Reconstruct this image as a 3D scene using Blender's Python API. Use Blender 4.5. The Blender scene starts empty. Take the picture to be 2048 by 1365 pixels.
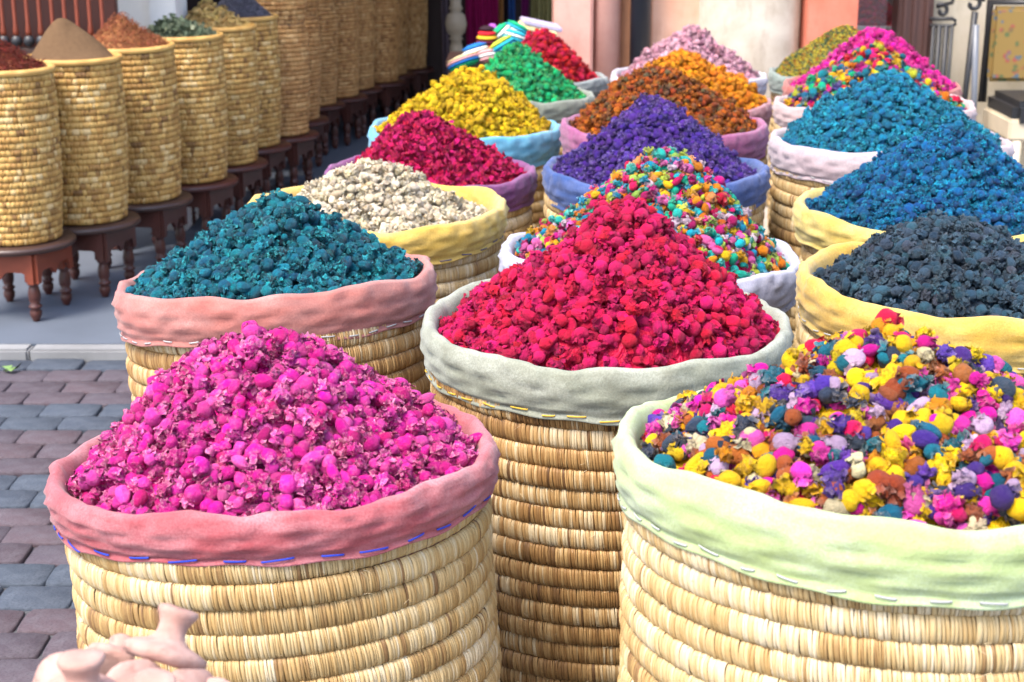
import bpy, bmesh, math, random
import numpy as np
from mathutils import Vector, Matrix, Euler

# ------------------------------------------------------------------ camera, world, sun, exposure
SC = bpy.context.scene
COL = SC.collection
FPX, YH, CAMH = 3200.0, -260.0, 1.55           # focal length in photo pixels, horizon row, eye height
PITCH = math.atan((682.5 - YH) / FPX)
cp, sp = math.cos(PITCH), math.sin(PITCH)

cam_d = bpy.data.cameras.new('camera')
cam = bpy.data.objects.new('camera', cam_d)
COL.objects.link(cam)
cam.location = (0, 0, CAMH)
cam.rotation_euler = (math.pi / 2 - PITCH, 0, 0)
cam_d.sensor_width = 36.0
cam_d.lens = 36.0 * FPX / 2048.0
cam_d.clip_start = 0.05
cam_d.clip_end = 500
cam_d.dof.use_dof = True
cam_d.dof.focus_distance = 2.45
cam_d.dof.aperture_fstop = 8.8
SC.camera = cam

SUN_EL, SUN_AZ = math.radians(60), math.radians(222)      # azimuth clockwise from +Y: behind the camera, to its left
world = bpy.data.worlds.new('World')
SC.world = world
world.use_nodes = True
wn, wl = world.node_tree.nodes, world.node_tree.links
wn.clear()
sky = wn.new('ShaderNodeTexSky')
sky.sky_type = 'NISHITA'
sky.sun_disc = False
sky.sun_elevation = SUN_EL
sky.sun_rotation = SUN_AZ
sky.air_density = 1.0
sky.dust_density = 3.0
sky.ozone_density = 1.0
bgn = wn.new('ShaderNodeBackground')
bgn.inputs['Strength'].default_value = 0.15
wo = wn.new('ShaderNodeOutputWorld')
wl.new(sky.outputs[0], bgn.inputs[0])
wl.new(bgn.outputs[0], wo.inputs[0])

sun_d = bpy.data.lights.new('sun', 'SUN')
sun_d.energy = 1.3
sun_d.angle = math.radians(22)
sun_d.color = (1.0, 0.94, 0.85)
sun = bpy.data.objects.new('sun', sun_d)
COL.objects.link(sun)
sv = Vector((math.sin(SUN_AZ) * math.cos(SUN_EL), math.cos(SUN_AZ) * math.cos(SUN_EL), math.sin(SUN_EL)))
sun.rotation_euler = sv.to_track_quat('Z', 'Y').to_euler()

SC.view_settings.view_transform = 'Standard'
SC.view_settings.look = 'None'
SC.view_settings.exposure = 1.93
SC.view_settings.gamma = 1.0
SC.render.engine = 'CYCLES'
SC.cycles.use_denoising = True
SC.cycles.max_bounces = 6
SC.cycles.diffuse_bounces = 3
SC.cycles.glossy_bounces = 3
SC.cycles.transmission_bounces = 4

# ------------------------------------------------------------------ helpers
RNG = np.random.default_rng(7)
random.seed(7)


def ray(x, y):
    u = (x - 1024) / FPX
    v = (682.5 - y) / FPX
    return Vector((u, v * sp + cp, v * cp - sp))


def at(x, y, Y):                                   # the point of the world plane y = Y behind a photo pixel
    r = ray(x, y)
    return Vector((0, 0, CAMH)) + r * (Y / r.y)


def at_depth(x, y, d):
    return Vector((0, 0, CAMH)) + ray(x, y) * d


def at_z(x, y, z):
    r = ray(x, y)
    return Vector((0, 0, CAMH)) + r * ((z - CAMH) / r.z)


def tag(o, label=None, cat=None, group=None, kind=None):
    if label: o['label'] = label
    if cat: o['category'] = cat
    if group: o['group'] = group
    if kind: o['kind'] = kind
    return o


def empty(name, loc, rot=(0, 0, 0)):
    o = bpy.data.objects.new(name, None)
    COL.objects.link(o)
    o.location = loc
    o.rotation_euler = rot
    o.empty_display_size = 0.05
    return o


def add(name, me, parent=None, loc=(0, 0, 0), rot=(0, 0, 0), scale=(1, 1, 1)):
    o = bpy.data.objects.new(name, me)
    COL.objects.link(o)
    if parent: o.parent = parent
    o.location = loc
    o.rotation_euler = rot
    o.scale = scale
    return o


def mesh(name, V, F, mat=None, smooth=True, attrs=None):
    me = bpy.data.meshes.new(name)
    V = np.asarray(V, dtype=np.float32)
    me.from_pydata(V.tolist(), [], F if isinstance(F, list) else np.asarray(F).tolist())
    if mat: me.materials.append(mat)
    if smooth:
        me.polygons.foreach_set('use_smooth', np.ones(len(me.polygons), dtype=bool))
    for k, a in (attrs or {}).items():
        at_ = me.attributes.new(k, 'FLOAT', 'POINT')
        at_.data.foreach_set('value', np.asarray(a, dtype=np.float32))
    me.update()
    return me


def grid_faces(nr, nc, wrap=True):
    F = []
    for i in range(nr - 1):
        for j in range(nc if wrap else nc - 1):
            k = (j + 1) % nc
            F.append((i * nc + j, i * nc + k, (i + 1) * nc + k, (i + 1) * nc + j))
    return F


def lathe(name, prof, mat, n=24, smooth=True, cap=True):
    a = np.arange(n) * 2 * np.pi / n
    V = [(r * math.cos(t), r * math.sin(t), z) for r, z in prof for t in a]
    F = grid_faces(len(prof), n)
    if cap:
        F.append(tuple(range(n - 1, -1, -1)))
        F.append(tuple((len(prof) - 1) * n + j for j in range(n)))
    return mesh(name, V, F, mat, smooth)


def box_mesh(name, sx, sy, sz, mat, bev=0.004, centre=(0, 0, 0)):
    bm = bmesh.new()
    bmesh.ops.create_cube(bm, size=1)
    bmesh.ops.scale(bm, vec=(sx, sy, sz), verts=bm.verts)
    if bev:
        bmesh.ops.bevel(bm, geom=bm.edges[:], offset=min(bev, sx * .3, sy * .3, sz * .3), segments=2, affect='EDGES')
    bmesh.ops.translate(bm, vec=centre, verts=bm.verts)
    me = bpy.data.meshes.new(name)
    bm.to_mesh(me); bm.free()
    me.materials.append(mat)
    return me


def tube_mesh(name, pts, rad, mat, n=8):
    pts = [Vector(p) for p in pts]
    V, F = [], []
    up = Vector((0.13, 0.2, 0.97)).normalized()
    for i, p in enumerate(pts):
        t = (pts[min(i + 1, len(pts) - 1)] - pts[max(i - 1, 0)]).normalized()
        a = t.cross(up)
        if a.length < 1e-3: a = t.cross(Vector((1, 0, 0)))
        a.normalize()
        b = t.cross(a)
        r = rad[i] if isinstance(rad, (list, tuple)) else rad
        for k in range(n):
            an = 2 * math.pi * k / n
            V.append(p + a * (r * math.cos(an)) + b * (r * math.sin(an)))
    F = grid_faces(len(pts), n)
    F.append(tuple(range(n - 1, -1, -1)))
    F.append(tuple((len(pts) - 1) * n + k for k in range(n)))
    return mesh(name, [tuple(v) for v in V], F, mat)


# ------------------------------------------------------------------ materials
class NT:
    def __init__(s, name):
        s.m = bpy.data.materials.new(name)
        s.m.use_nodes = True
        s.n, s.l = s.m.node_tree.nodes, s.m.node_tree.links
        s.bsdf = s.n['Principled BSDF']

    def new(s, t, **kw):
        nd = s.n.new('ShaderNode' + t)
        for k, v in kw.items():
            if k in nd.inputs.keys(): nd.inputs[k].default_value = v
            else: setattr(nd, k, v)
        return nd

    def link(s, a, b): s.l.new(a, b)

    def coord(s, out='Object', scale=(1, 1, 1)):
        tc = s.new('TexCoord')
        mp = s.new('Mapping')
        mp.inputs['Scale'].default_value = scale
        s.link(tc.outputs[out], mp.inputs[0])
        return mp.outputs[0]

    def noise(s, vec, scale, detail=4, rough=0.55, dist=0.0):
        nd = s.new('TexNoise')
        nd.inputs['Scale'].default_value = scale
        nd.inputs['Detail'].default_value = detail
        nd.inputs['Roughness'].default_value = rough
        nd.inputs['Distortion'].default_value = dist
        if vec is not None: s.link(vec, nd.inputs['Vector'])
        return nd.outputs['Fac']

    def ramp(s, fac, stops, interp='LINEAR'):
        nd = s.new('ValToRGB')
        cr = nd.color_ramp
        cr.interpolation = interp
        while len(cr.elements) < len(stops): cr.elements.new(0.5)
        for e, (p, c) in zip(cr.elements, stops):
            e.position = p
            e.color = (*c, 1) if len(c) == 3 else c
        s.link(fac, nd.inputs[0])
        return nd.outputs[0]

    def mix(s, fac, a, b, mode='MIX'):
        nd = s.new('Mix', data_type='RGBA', blend_type=mode)
        for sock, v in ((nd.inputs[0], fac), (nd.inputs[6], a), (nd.inputs[7], b)):
            if isinstance(v, (int, float)): sock.default_value = v
            elif isinstance(v, tuple): sock.default_value = (*v, 1)
            else: s.link(v, sock)
        return nd.outputs[2]

    def math(s, op, a, b=None, clamp=False):
        nd = s.new('Math', operation=op, use_clamp=clamp)
        for sock, v in zip(nd.inputs, (a, b)):
            if v is None: continue
            if isinstance(v, (int, float)): sock.default_value = v
            else: s.link(v, sock)
        return nd.outputs[0]

    def remap(s, v, a, b, c, d):
        nd = s.new('MapRange')
        s.link(v, nd.inputs[0])
        for i, k in enumerate((a, b, c, d)): nd.inputs[i + 1].default_value = k
        return nd.outputs[0]

    def bump(s, h, strength=0.3, dist=0.002):
        nd = s.new('Bump')
        nd.inputs['Strength'].default_value = strength
        nd.inputs['Distance'].default_value = dist
        s.link(h, nd.inputs['Height'])
        s.link(nd.outputs[0], s.bsdf.inputs['Normal'])

    def out(s, col, rough=0.7, spec=0.3):
        if isinstance(col, tuple): s.bsdf.inputs['Base Color'].default_value = (*col, 1)
        else: s.link(col, s.bsdf.inputs['Base Color'])
        if isinstance(rough, (int, float)): s.bsdf.inputs['Roughness'].default_value = rough
        else: s.link(rough, s.bsdf.inputs['Roughness'])
        s.bsdf.inputs['Specular IOR Level'].default_value = spec
        return s.m


def lin(r, g, b):                                   # sRGB 0..255 to linear
    f = lambda c: (c / 255 / 12.92) if c / 255 <= 0.04045 else ((c / 255 + 0.055) / 1.055) ** 2.4
    return (f(r), f(g), f(b))


def simple_mat(name, col, rough=0.7, var=0.25, scale=20, spec=0.3, bump=0.15, stretch=(1, 1, 1), bd=0.002):
    t = NT(name)
    v = t.coord('Object', stretch)
    f = t.noise(v, scale, 5)
    c = t.mix(f, tuple(x * (1 - var) for x in col), tuple(min(1, x * (1 + var)) for x in col))
    if bump: t.bump(t.noise(v, scale * 6, 4), bump, bd)
    return t.out(c, rough, spec)


def bud_mat(name, cal, pet, dark, rough=0.62, spec=0.35, interp='LINEAR', petmix=0.55, sheen=0.0):
    """cal: list of colours picked by each bud's own random number; pet: colour its papery petals fade to, painted glints included; dark: dried edges and shade painted into the creases"""
    t = NT(name)
    oi = t.new('ObjectInfo')
    n = len(cal)
    if interp == 'CONSTANT': stops = [(i / n, c) for i, c in enumerate(cal)]
    else: stops = [(i / max(1, n - 1), c) for i, c in enumerate(cal)]
    c0 = t.ramp(oi.outputs['Random'], stops, interp)
    at_ = t.new('Attribute', attribute_name='petal')
    v = t.coord('Object')
    f1 = t.noise(v, 3.2, 5, 0.65, 0.6)
    f2 = t.noise(v, 9.0, 4, 0.6, 0.8)
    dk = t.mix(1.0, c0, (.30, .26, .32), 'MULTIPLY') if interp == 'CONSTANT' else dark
    pm = petmix * (.5 if interp == 'CONSTANT' else 1)
    c1 = t.mix(t.math('MULTIPLY', t.remap(f2, 0.46, 0.68, 0, 1), pm), c0, pet)
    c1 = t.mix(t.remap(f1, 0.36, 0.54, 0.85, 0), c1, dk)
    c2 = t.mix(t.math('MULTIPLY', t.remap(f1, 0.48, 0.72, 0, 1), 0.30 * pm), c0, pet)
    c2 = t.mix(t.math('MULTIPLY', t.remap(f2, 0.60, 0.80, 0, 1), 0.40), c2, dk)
    pa = t.math('MINIMUM', at_.outputs['Fac'], 1.0)
    ed = t.math('SUBTRACT', at_.outputs['Fac'], 1.0, True)
    c1 = t.mix(t.math('MULTIPLY', ed, .75), c1, t.mix(.45, c0, pet) if interp == 'CONSTANT' else pet)  # paler papery edges, which also paint in the glints
    col = t.mix(pa, c2, c1)
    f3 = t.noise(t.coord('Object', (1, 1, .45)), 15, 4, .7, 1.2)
    col = t.mix(t.remap(f3, .32, .46, .32, 0), col, dk)  # crease shade painted into the colour where the wrinkle noise is low
    r2 = t.math('FRACT', t.math('MULTIPLY', oi.outputs['Random'], 37.7))
    hsv = t.new('HueSaturation')
    t.link(t.remap(r2, 0, 1, 0.74, 1.34), hsv.inputs['Value'])
    hsv.inputs['Saturation'].default_value = 1.10
    t.link(col, hsv.inputs['Color'])
    hue = t.math('FRACT', t.math('MULTIPLY', oi.outputs['Random'], 91.3))
    t.link(t.remap(hue, 0, 1, 0.488, 0.512), hsv.inputs['Hue'])
    t.bump(t.math('ADD', f2, f3), 0.65, 0.05)
    return t.out(hsv.outputs[0], rough, spec)


def cloth_mat(name, c_main, c_pale, c_stain, weave=900, gain=.64):
    c_main, c_pale, c_stain = (tuple(x * gain for x in c) for c in (c_main, c_pale, c_stain))
    t = NT(name)
    v = t.coord('Object')
    vs = t.coord('Object', (1, 1, 3.2))
    f = t.noise(vs, 6.5, 5, 0.6, 0.3)
    g = t.noise(v, 17, 6, 0.65, 0.2)
    h = t.noise(v, 140, 3, 0.7)
    c = t.mix(t.remap(f, 0.36, 0.64, 0, 1), c_main, c_pale)
    c = t.mix(t.math('MULTIPLY', t.remap(g, 0.50, 0.72, 0, 1), 0.65), c, c_stain)
    c = t.mix(t.math('MULTIPLY', t.remap(h, 0.4, 0.7, 0, 1), 0.16), c, c_stain)
    grain = t.noise(v, 330, 3, .7)
    c = t.mix(t.math('MULTIPLY', t.remap(grain, 0.36, 0.60, 1, 0), 0.42), c, c_stain)
    wr = t.noise(t.coord('Object', (1, 1, .5)), 38, 4, .6, .9)
    wrr = t.math('ABSOLUTE', t.math('SUBTRACT', wr, .5))
    hgt = t.math('ADD', t.math('MULTIPLY', grain, .30), t.math('MULTIPLY', wrr, 1.6))
    t.bump(t.math('ADD', hgt, t.math('MULTIPLY', h, .3)), 0.45, 0.003)
    t.bsdf.inputs['Sheen Weight'].default_value = 0.15
    t.bsdf.inputs['Sheen Roughness'].default_value = 0.5
    return t.out(c, 0.92, 0.1)


def wicker_mat(name, ramp, gain=1.0):
    t = NT(name)
    at_ = t.new('Attribute', attribute_name='tone')
    oi = t.new('ObjectInfo')
    v = t.coord('Object')
    f = t.noise(v, 60, 5, 0.65)
    g = t.noise(v, 8, 3, 0.6)
    tone = t.math('ADD', at_.outputs['Fac'], t.math('MULTIPLY', t.math('SUBTRACT', f, 0.5), 0.30))
    tone = t.math('ADD', tone, t.math('MULTIPLY', t.math('SUBTRACT', g, 0.5), 0.45))
    tone = t.math('ADD', tone, t.math('MULTIPLY', t.math('SUBTRACT', oi.outputs['Random'], 0.5), 0.16), True)
    c = t.ramp(tone, [(p, tuple(x * gain for x in k)) for p, k in ramp])
    t.bump(t.noise(t.coord('Object', (1, 1, 0.25)), 500, 3), 0.35, 0.0015)
    return t.out(c, 0.55, 0.35)


STRAW = [(0.0, (0.66, 0.55, 0.37)), (0.22, (0.57, 0.42, 0.21)), (0.5, (0.45, 0.285, 0.11)), (0.78, (0.22, 0.12, 0.05)), (1.0, (0.09, 0.045, 0.02))]
BROWNSTRAW = [(0.0, (0.56, 0.45, 0.28)), (0.2, (0.43, 0.27, 0.11)), (0.45, (0.28, 0.15, 0.05)), (0.75, (0.12, 0.06, 0.025)), (1.0, (0.05, 0.025, 0.012))]
M_straw = wicker_mat('straw_light', STRAW, .88)
M_straw_brown = wicker_mat('straw_brown', BROWNSTRAW)
M_straw_far = wicker_mat('straw_golden', [(0.0, (0.62, 0.44, 0.20)), (0.2, (0.53, 0.325, 0.095)), (0.45, (0.40, 0.215, 0.055)), (0.75, (0.20, 0.10, 0.03)), (1.0, (0.10, 0.05, 0.02))])
M_straw_orange = wicker_mat('straw_orange_brown', [(0.0, (0.56, 0.34, 0.14)), (0.25, (0.46, 0.25, 0.085)), (0.5, (0.36, 0.175, 0.055)), (0.75, (0.22, 0.10, 0.03)), (1.0, (0.10, 0.045, 0.018))])  # orange-brown straw, the far baskets' own colour
M_lining = simple_mat('straw_lining', (0.10, 0.06, 0.03), 0.9, 0.3, 40)
M_wood = simple_mat('red_brown_wood', (0.060, 0.016, 0.011), 0.42, 0.45, 14, 0.5, 0.2, (1, 1, 0.25))
M_wood_red = simple_mat('rust_painted_wood', (0.19, 0.040, 0.018), 0.48, 0.4, 12, 0.4, 0.2, (0.5, 0.5, 1))
M_wood_dark = simple_mat('dark_brown_wood', (0.045, 0.022, 0.016), 0.4, 0.4, 14, 0.5, 0.2, (1, 1, 0.2))
M_iron = simple_mat('black_iron', (0.02, 0.02, 0.022), 0.45, 0.3, 60, 0.5)
M_shop_floor = simple_mat('grey_cement_floor', (0.095, 0.112, 0.14), 0.55, 0.3, 3.5, 0.4, 0.12)
M_kerb = simple_mat('pale_kerb_stone', (0.20, 0.20, 0.20), 0.75, 0.4, 9, 0.3, 0.3)
M_sand = simple_mat('dark_joint_sand', (0.07, 0.07, 0.075), 0.95, 0.4, 60)


def paver_mat(name, cols, pale):
    t = NT(name)
    oi = t.new('ObjectInfo')
    c = t.ramp(oi.outputs['Random'], [(i / (len(cols) - 1), k) for i, k in enumerate(cols)])
    v = t.coord('Object')
    g = t.new('TexCoord')
    f = t.noise(v, 25, 6, 0.7)
    h = t.noise(v, 160, 4, 0.7)
    c = t.mix(t.remap(f, 0.35, 0.7, 0, 0.55), c, pale)
    c = t.mix(t.remap(h, 0.35, 0.5, 0.5, 0), c, tuple(x * 0.4 for x in cols[0]))
    t.bump(h, 0.5, 0.003)
    return t.out(c, t.remap(f, 0.3, 0.7, 0.65, 0.9), 0.25)


M_paver_red = paver_mat('red_paver', [(0.048, 0.036, 0.046), (0.072, 0.045, 0.052), (0.058, 0.046, 0.058)], (0.13, 0.12, 0.135))
M_paver_grey = paver_mat('slate_paver', [(0.030, 0.038, 0.054), (0.045, 0.056, 0.076), (0.038, 0.048, 0.064)], (0.11, 0.125, 0.15))

# ------------------------------------------------------------------ ground, pavement, shop floor
gm = mesh('ground', [(-60, -40, -0.03), (60, -40, -0.03), (60, 80, -0.03), (-60, 80, -0.03)], [(0, 1, 2, 3)], M_sand, False)
tag(add('ground', gm), kind='structure')

PV_W, PV_D = 0.172, 0.116


def paver_mesh(k, mat):
    r = random.Random(k)
    hw, hd = PV_W / 2 - 0.0018, PV_D / 2 - 0.0018
    pts = []
    bx = [r.uniform(-0.004, 0.006) for _ in range(4)]
    n = 5
    corners = [(-hw, -hd), (hw, -hd), (hw, hd), (-hw, hd)]
    for s in range(4):
        (x0, y0), (x1, y1) = corners[s], corners[(s + 1) % 4]
        nx, ny = (y1 - y0), -(x1 - x0)
        L = math.hypot(nx, ny)
        for i in range(n):
            u = i / n
            b = math.sin(math.pi * u) * bx[s] * 0.4 + (-0.004 if i == 0 else 0)
            cx = (x0 + x1) / 2 * 0
            px, py = x0 + (x1 - x0) * u + nx / L * b, y0 + (y1 - y0) * u + ny / L * b
            if i == 0: px *= 0.975; py *= 0.965
            pts.append((px, py))
    m = len(pts)
    V = [(x, y, -0.05) for x, y in pts] + [(x, y, -0.010) for x, y in pts] + [(x * 0.985, y * 0.975, -0.0025) for x, y in pts] + [(x * 0.955, y * 0.93, 0.0) for x, y in pts]
    F = grid_faces(4, m)
    F.append(tuple(3 * m + j for j in range(m)))
    return mesh('paver', V, F, mat, True)


pv_meshes = {'r': [paver_mesh(i, M_paver_red) for i in range(4)], 'g': [paver_mesh(i + 9, M_paver_grey) for i in range(4)]}
bed = mesh('pavement', [(-4, 0.2, -0.012), (3.2, 0.2, -0.012), (3.2, 9.8, -0.012), (-4, 9.8, -0.012)], [(0, 1, 2, 3)], M_sand, False)
pavement = tag(add('pavement', bed), kind='structure')
KERB_Y = 5.06
spots = []
row = 0
y = KERB_Y - PV_D / 2 - 0.004
while y > 0.3:
    c = 'g' if (row + 1) % 5 in (1, 0) and row != 3 else 'r'
    if row == 0: c = 'g'
    else: c = 'r' if ((row - 1) % 5) < 3 else 'g'
    off = (row % 2) * PV_W / 2
    x = -2.35 + off
    while x < 1.9:
        spots.append((x, y, c))
        x += PV_W
    row += 1
    y -= PV_D


def seen_x(sx, sy):                                 # photo x of a ground point
    dv = Vector((sx, sy, -CAMH))
    d = dv.y * cp - dv.z * sp
    return 1024 + FPX * dv.x / d


spots.sort(key=lambda s: (not (-80 < seen_x(s[0], s[1]) < 300), s[1]))
rng = random.Random(5)
rest = {'r': [[], []], 'g': [[], []]}
for i, (x, y, c) in enumerate(spots):
    jx, jy, jz, jr = rng.uniform(-.003, .003), rng.uniform(-.002, .002), rng.uniform(-.004, .002), rng.uniform(-.012, .012)
    if i < 290:
        add('paver', pv_meshes[c][rng.randrange(4)], pavement, (x + jx, y + jy, jz), (rng.uniform(-.012, .012), rng.uniform(-.01, .01), jr + rng.choice((0, math.pi))))
    else:
        V, F = rest[c]
        b = len(V)
        w, d = PV_W / 2 - .003, PV_D / 2 - .003
        for zz, k in ((-.05, 1), (-.006, 1), (0, .95)):
            V += [(x + jx + a * w * k, y + jy + e * d * k, jz + zz) for a, e in ((-1, -1), (1, -1), (1, 1), (-1, 1))]
        F += [(b + 8, b + 9, b + 10, b + 11)] + [(b + l * 4 + q, b + l * 4 + (q + 1) % 4, b + l * 4 + 4 + (q + 1) % 4, b + l * 4 + 4 + q) for l in (0, 1) for q in range(4)]
for c, m in (('r', M_paver_red), ('g', M_paver_grey)):
    if rest[c][0]:
        tag(add('paver_rows', mesh('paver_rows', rest[c][0], rest[c][1], m, False), pavement), kind='stuff')

PZ = 0.03                                            # height of the shop floor above the paving
edge = [(-4.2, KERB_Y), (-0.78, KERB_Y), (-0.12, 9.6), (-0.12, 13), (-4.2, 13)]
V = [(x, y, PZ) for x, y in edge] + [(x, y, -0.03) for x, y in edge]
n = len(edge)
F = [tuple(range(n))] + [(i, n + i, n + (i + 1) % n, (i + 1) % n) for i in range(n)]
V = [(x, y + (0.07 if abs(y - KERB_Y) < 1e-6 else 0), z) for x, y, z in V]
tag(add('shop_floor', mesh('shop_floor', V, F, M_shop_floor, False)), kind='structure')
kerb = tag(empty('kerb', (0, KERB_Y + .03, 0)), kind='structure')
x = -4.2
while x < -0.9:
    L = rng.uniform(.42, .6)
    L = min(L, -0.80 - x)
    add('kerb_stone', box_mesh('kerb_stone', L - .006, .072, .10, M_kerb, .008), kerb, (x + L / 2, rng.uniform(-.003, .003), -.019 + rng.uniform(-.002, .002)))
    x += L

# ------------------------------------------------------------------ dried flower pieces
def snoise(P, seed, freqs, ridged=False):
    r = np.random.default_rng(seed)
    o = np.zeros(len(P))
    for f, a in freqs:
        for _ in range(4):
            k = r.normal(size=3); k *= f / np.linalg.norm(k)
            s = np.sin(P @ k + r.uniform(0, 6.28))
            o += a * ((1 - 2 * np.abs(s)) if ridged else s) / 2
    return o


def flap(r, base, out, up, w, L, curl):
    side = np.cross(out, up); side /= (np.linalg.norm(side) + 1e-9)
    V, F = [], []
    nr, nc = 4, 4
    for i in range(nr):
        u = i / (nr - 1)
        ww = w * (0.55 + 0.9 * u - 0.55 * u * u)
        for j in range(nc):
            s = j / (nc - 1) * 2 - 1
            p = base + up * (L * u * math.cos(curl * u)) + out * (L * u * math.sin(curl * u) + 0.10 * L * (s * s) * u)
            p = p + side * (ww * s * 0.5) + r.normal(size=3) * (0.026 * u + 0.006)
            V.append(p)
    for i in range(nr - 1):
        for j in range(nc - 1):
            F.append((i * nc + j, i * nc + j + 1, (i + 1) * nc + j + 1, (i + 1) * nc + j))
    return V, F


def bud_geo(seed, kind):
    r = np.random.default_rng(seed)
    nu, nv = 22, 15
    L = {'bud': 1.0, 'long': 1.3, 'ball': 0.86, 'pebble': 0.90, 'open': 0.92}[kind] * r.uniform(.92, 1.08)
    W = {'bud': .37, 'long': .27, 'ball': .43, 'pebble': .36, 'open': .34}[kind] * r.uniform(.93, 1.1)
    tt = np.linspace(0.02, 0.98, nv)
    th = np.arange(nu) * 2 * np.pi / nu
    T, TH = np.meshgrid(tt, th, indexing='ij')
    T, TH = T.ravel(), TH.ravel()
    prof = np.sin(np.pi * T) ** 0.8
    if kind == 'pebble': prof *= (1.16 - .50 * T)
    if kind in ('bud', 'long'): prof *= (1.12 - 0.45 * np.clip((T - .35) / .65, 0, 1))
    R = W * prof
    Z = -np.cos(np.pi * T) * L / 2
    mask = {'bud': np.clip((T - .52) / .12, 0, 1), 'long': np.clip((T - .55) / .12, 0, 1), 'ball': np.ones_like(T), 'pebble': np.clip((T - .9) / .1, 0, 1) * .6, 'open': np.clip((T - .36) / .12, 0, 1)}[kind]
    k = r.integers(4, 7)
    R = R * (1 + (1 - mask) * .07 * (1 - 2 * np.abs(np.sin(TH * 2.5 + r.uniform(0, 6)))) * np.sin(np.pi * T))
    R = R * (1 + mask * (0.26 * (1 - 2 * np.abs(np.sin(TH * k / 2 + T * 5 * r.uniform(-1, 1) + r.uniform(0, 6))))))
    P = np.stack([R * np.cos(TH), R * np.sin(TH), Z], 1)
    nrm = P / (np.linalg.norm(P, axis=1, keepdims=True) + 1e-6)
    d = snoise(P, seed + 1, [(4, .035), (8, .015)]) + mask * snoise(P, seed + 2, [(8, .07), (15, .07), (26, .04)], True)
    P = P + nrm * d[:, None]
    P[:, 0] *= r.uniform(.72, 1.02)
    if kind in ('bud', 'long', 'pebble'): P[:, 0] += 0.12 * r.uniform(-1, 1) * (P[:, 2] ** 2) * 2      # slight bend
    V = [p for p in P]
    F = grid_faces(nv, nu)
    F.append(tuple(range(nu - 1, -1, -1)))
    F.append(tuple((nv - 1) * nu + j for j in range(nu)))
    M = list(mask)
    nf = {'bud': 6, 'long': 5, 'ball': 8, 'pebble': 0, 'open': 12}[kind]
    for i in range(nf):
        if kind == 'ball':
            q = r.normal(size=3); q /= np.linalg.norm(q)
            base = q * np.array([W, W, L / 2]) * .9
            up = np.cross(q, r.normal(size=3)); up /= np.linalg.norm(up)
            v, f = flap(r, base, q, up, .34, .28, r.uniform(.0, .45))
        else:
            a = r.uniform(0, 6.28)
            z0 = {'bud': r.uniform(.02, .30), 'long': r.uniform(.1, .4), 'open': r.uniform(-.12, .2)}[kind] * L
            o = np.array([math.cos(a), math.sin(a), 0])
            base = o * (W * (0.95 - max(0, z0 / L) * 0.9)) + np.array([0, 0, z0])
            v, f = flap(r, base, o, np.array([0, 0, 1.0]), r.uniform(.26, .42), r.uniform(.20, .36), r.uniform(-1.0, .25) if kind != 'open' else r.uniform(-.6, .8))
        b = len(V)
        V += v
        F += [tuple(b + q for q in g) for g in f]
        M += [1.0 + (q // 4 / 3) ** 2 * (.4 + .6 * (q % 4 in (0, 3))) for q in range(16)]
    if kind in ('bud', 'pebble', 'long') and r.random() < .5:       # a stub of stalk
        b = len(V)
        for z, w in ((-L * .47, .06), (-L * .60, .035)):
            V += [np.array([w * math.cos(q), w * math.sin(q), z]) for q in (0, 1.57, 3.14, 4.71)]
            M += [.3] * 4
        F += [(b + q, b + (q + 1) % 4, b + 4 + (q + 1) % 4, b + 4 + q) for q in range(4)] + [(b + 4, b + 5, b + 6, b + 7)]
    return np.array(V), F, M


KINDS = ['bud', 'bud', 'bud', 'long', 'ball', 'ball', 'pebble', 'bud', 'open', 'open', 'bud', 'ball']
GEO = [(k, *bud_geo(100 + 13 * i, k)) for i, k in enumerate(KINDS)]


def flake_geo(seed, kind):
    r = np.random.default_rng(seed)
    if kind == 'petal':                                # torn petal, curled
        v, f = flap(r, np.array([0, 0, -.4]), np.array([1.0, 0, 0]), np.array([0, 0, 1.0]), r.uniform(.6, .9), 1.0, r.uniform(-1, 1))
        return np.array(v), f, [1.0] * len(v)
    if kind == 'leaf':
        v, f = flap(r, np.array([0, 0, -.5]), np.array([1.0, 0, 0]), np.array([0, 0, 1.0]), .6, 1.1, r.uniform(-.8, .8))
        return np.array(v), f, [r.uniform(0, 1)] * len(v)
    # chip: a thin bent splinter
    n = 5
    V, M = [], []
    for i in range(4):
        u = i / 3 - .5
        w = {'chip': .16, 'shred': .09, 'grain': .34}[kind] * (1.1 - abs(u))
        off = np.array([math.sin(u * 3) * .12 * r.uniform(-1, 1), 0, u * (1.0 if kind != 'grain' else .8)])
        for j in range(n):
            a = 2 * math.pi * j / n
            V.append(off + np.array([math.cos(a) * w, math.sin(a) * w * (.5 if kind != 'grain' else .9), 0]) + r.normal(size=3) * .02)
            M.append(r.uniform(0, 1))
    F = grid_faces(4, n) + [tuple(range(n - 1, -1, -1)), tuple(15 + j for j in range(n))]
    return np.array(V), F, M


FLAKE = {k: [(k, *flake_geo(500 + 7 * i + len(k), k)) for i in range(5)] for k in ('petal', 'leaf', 'chip', 'shred', 'grain')}

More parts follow.
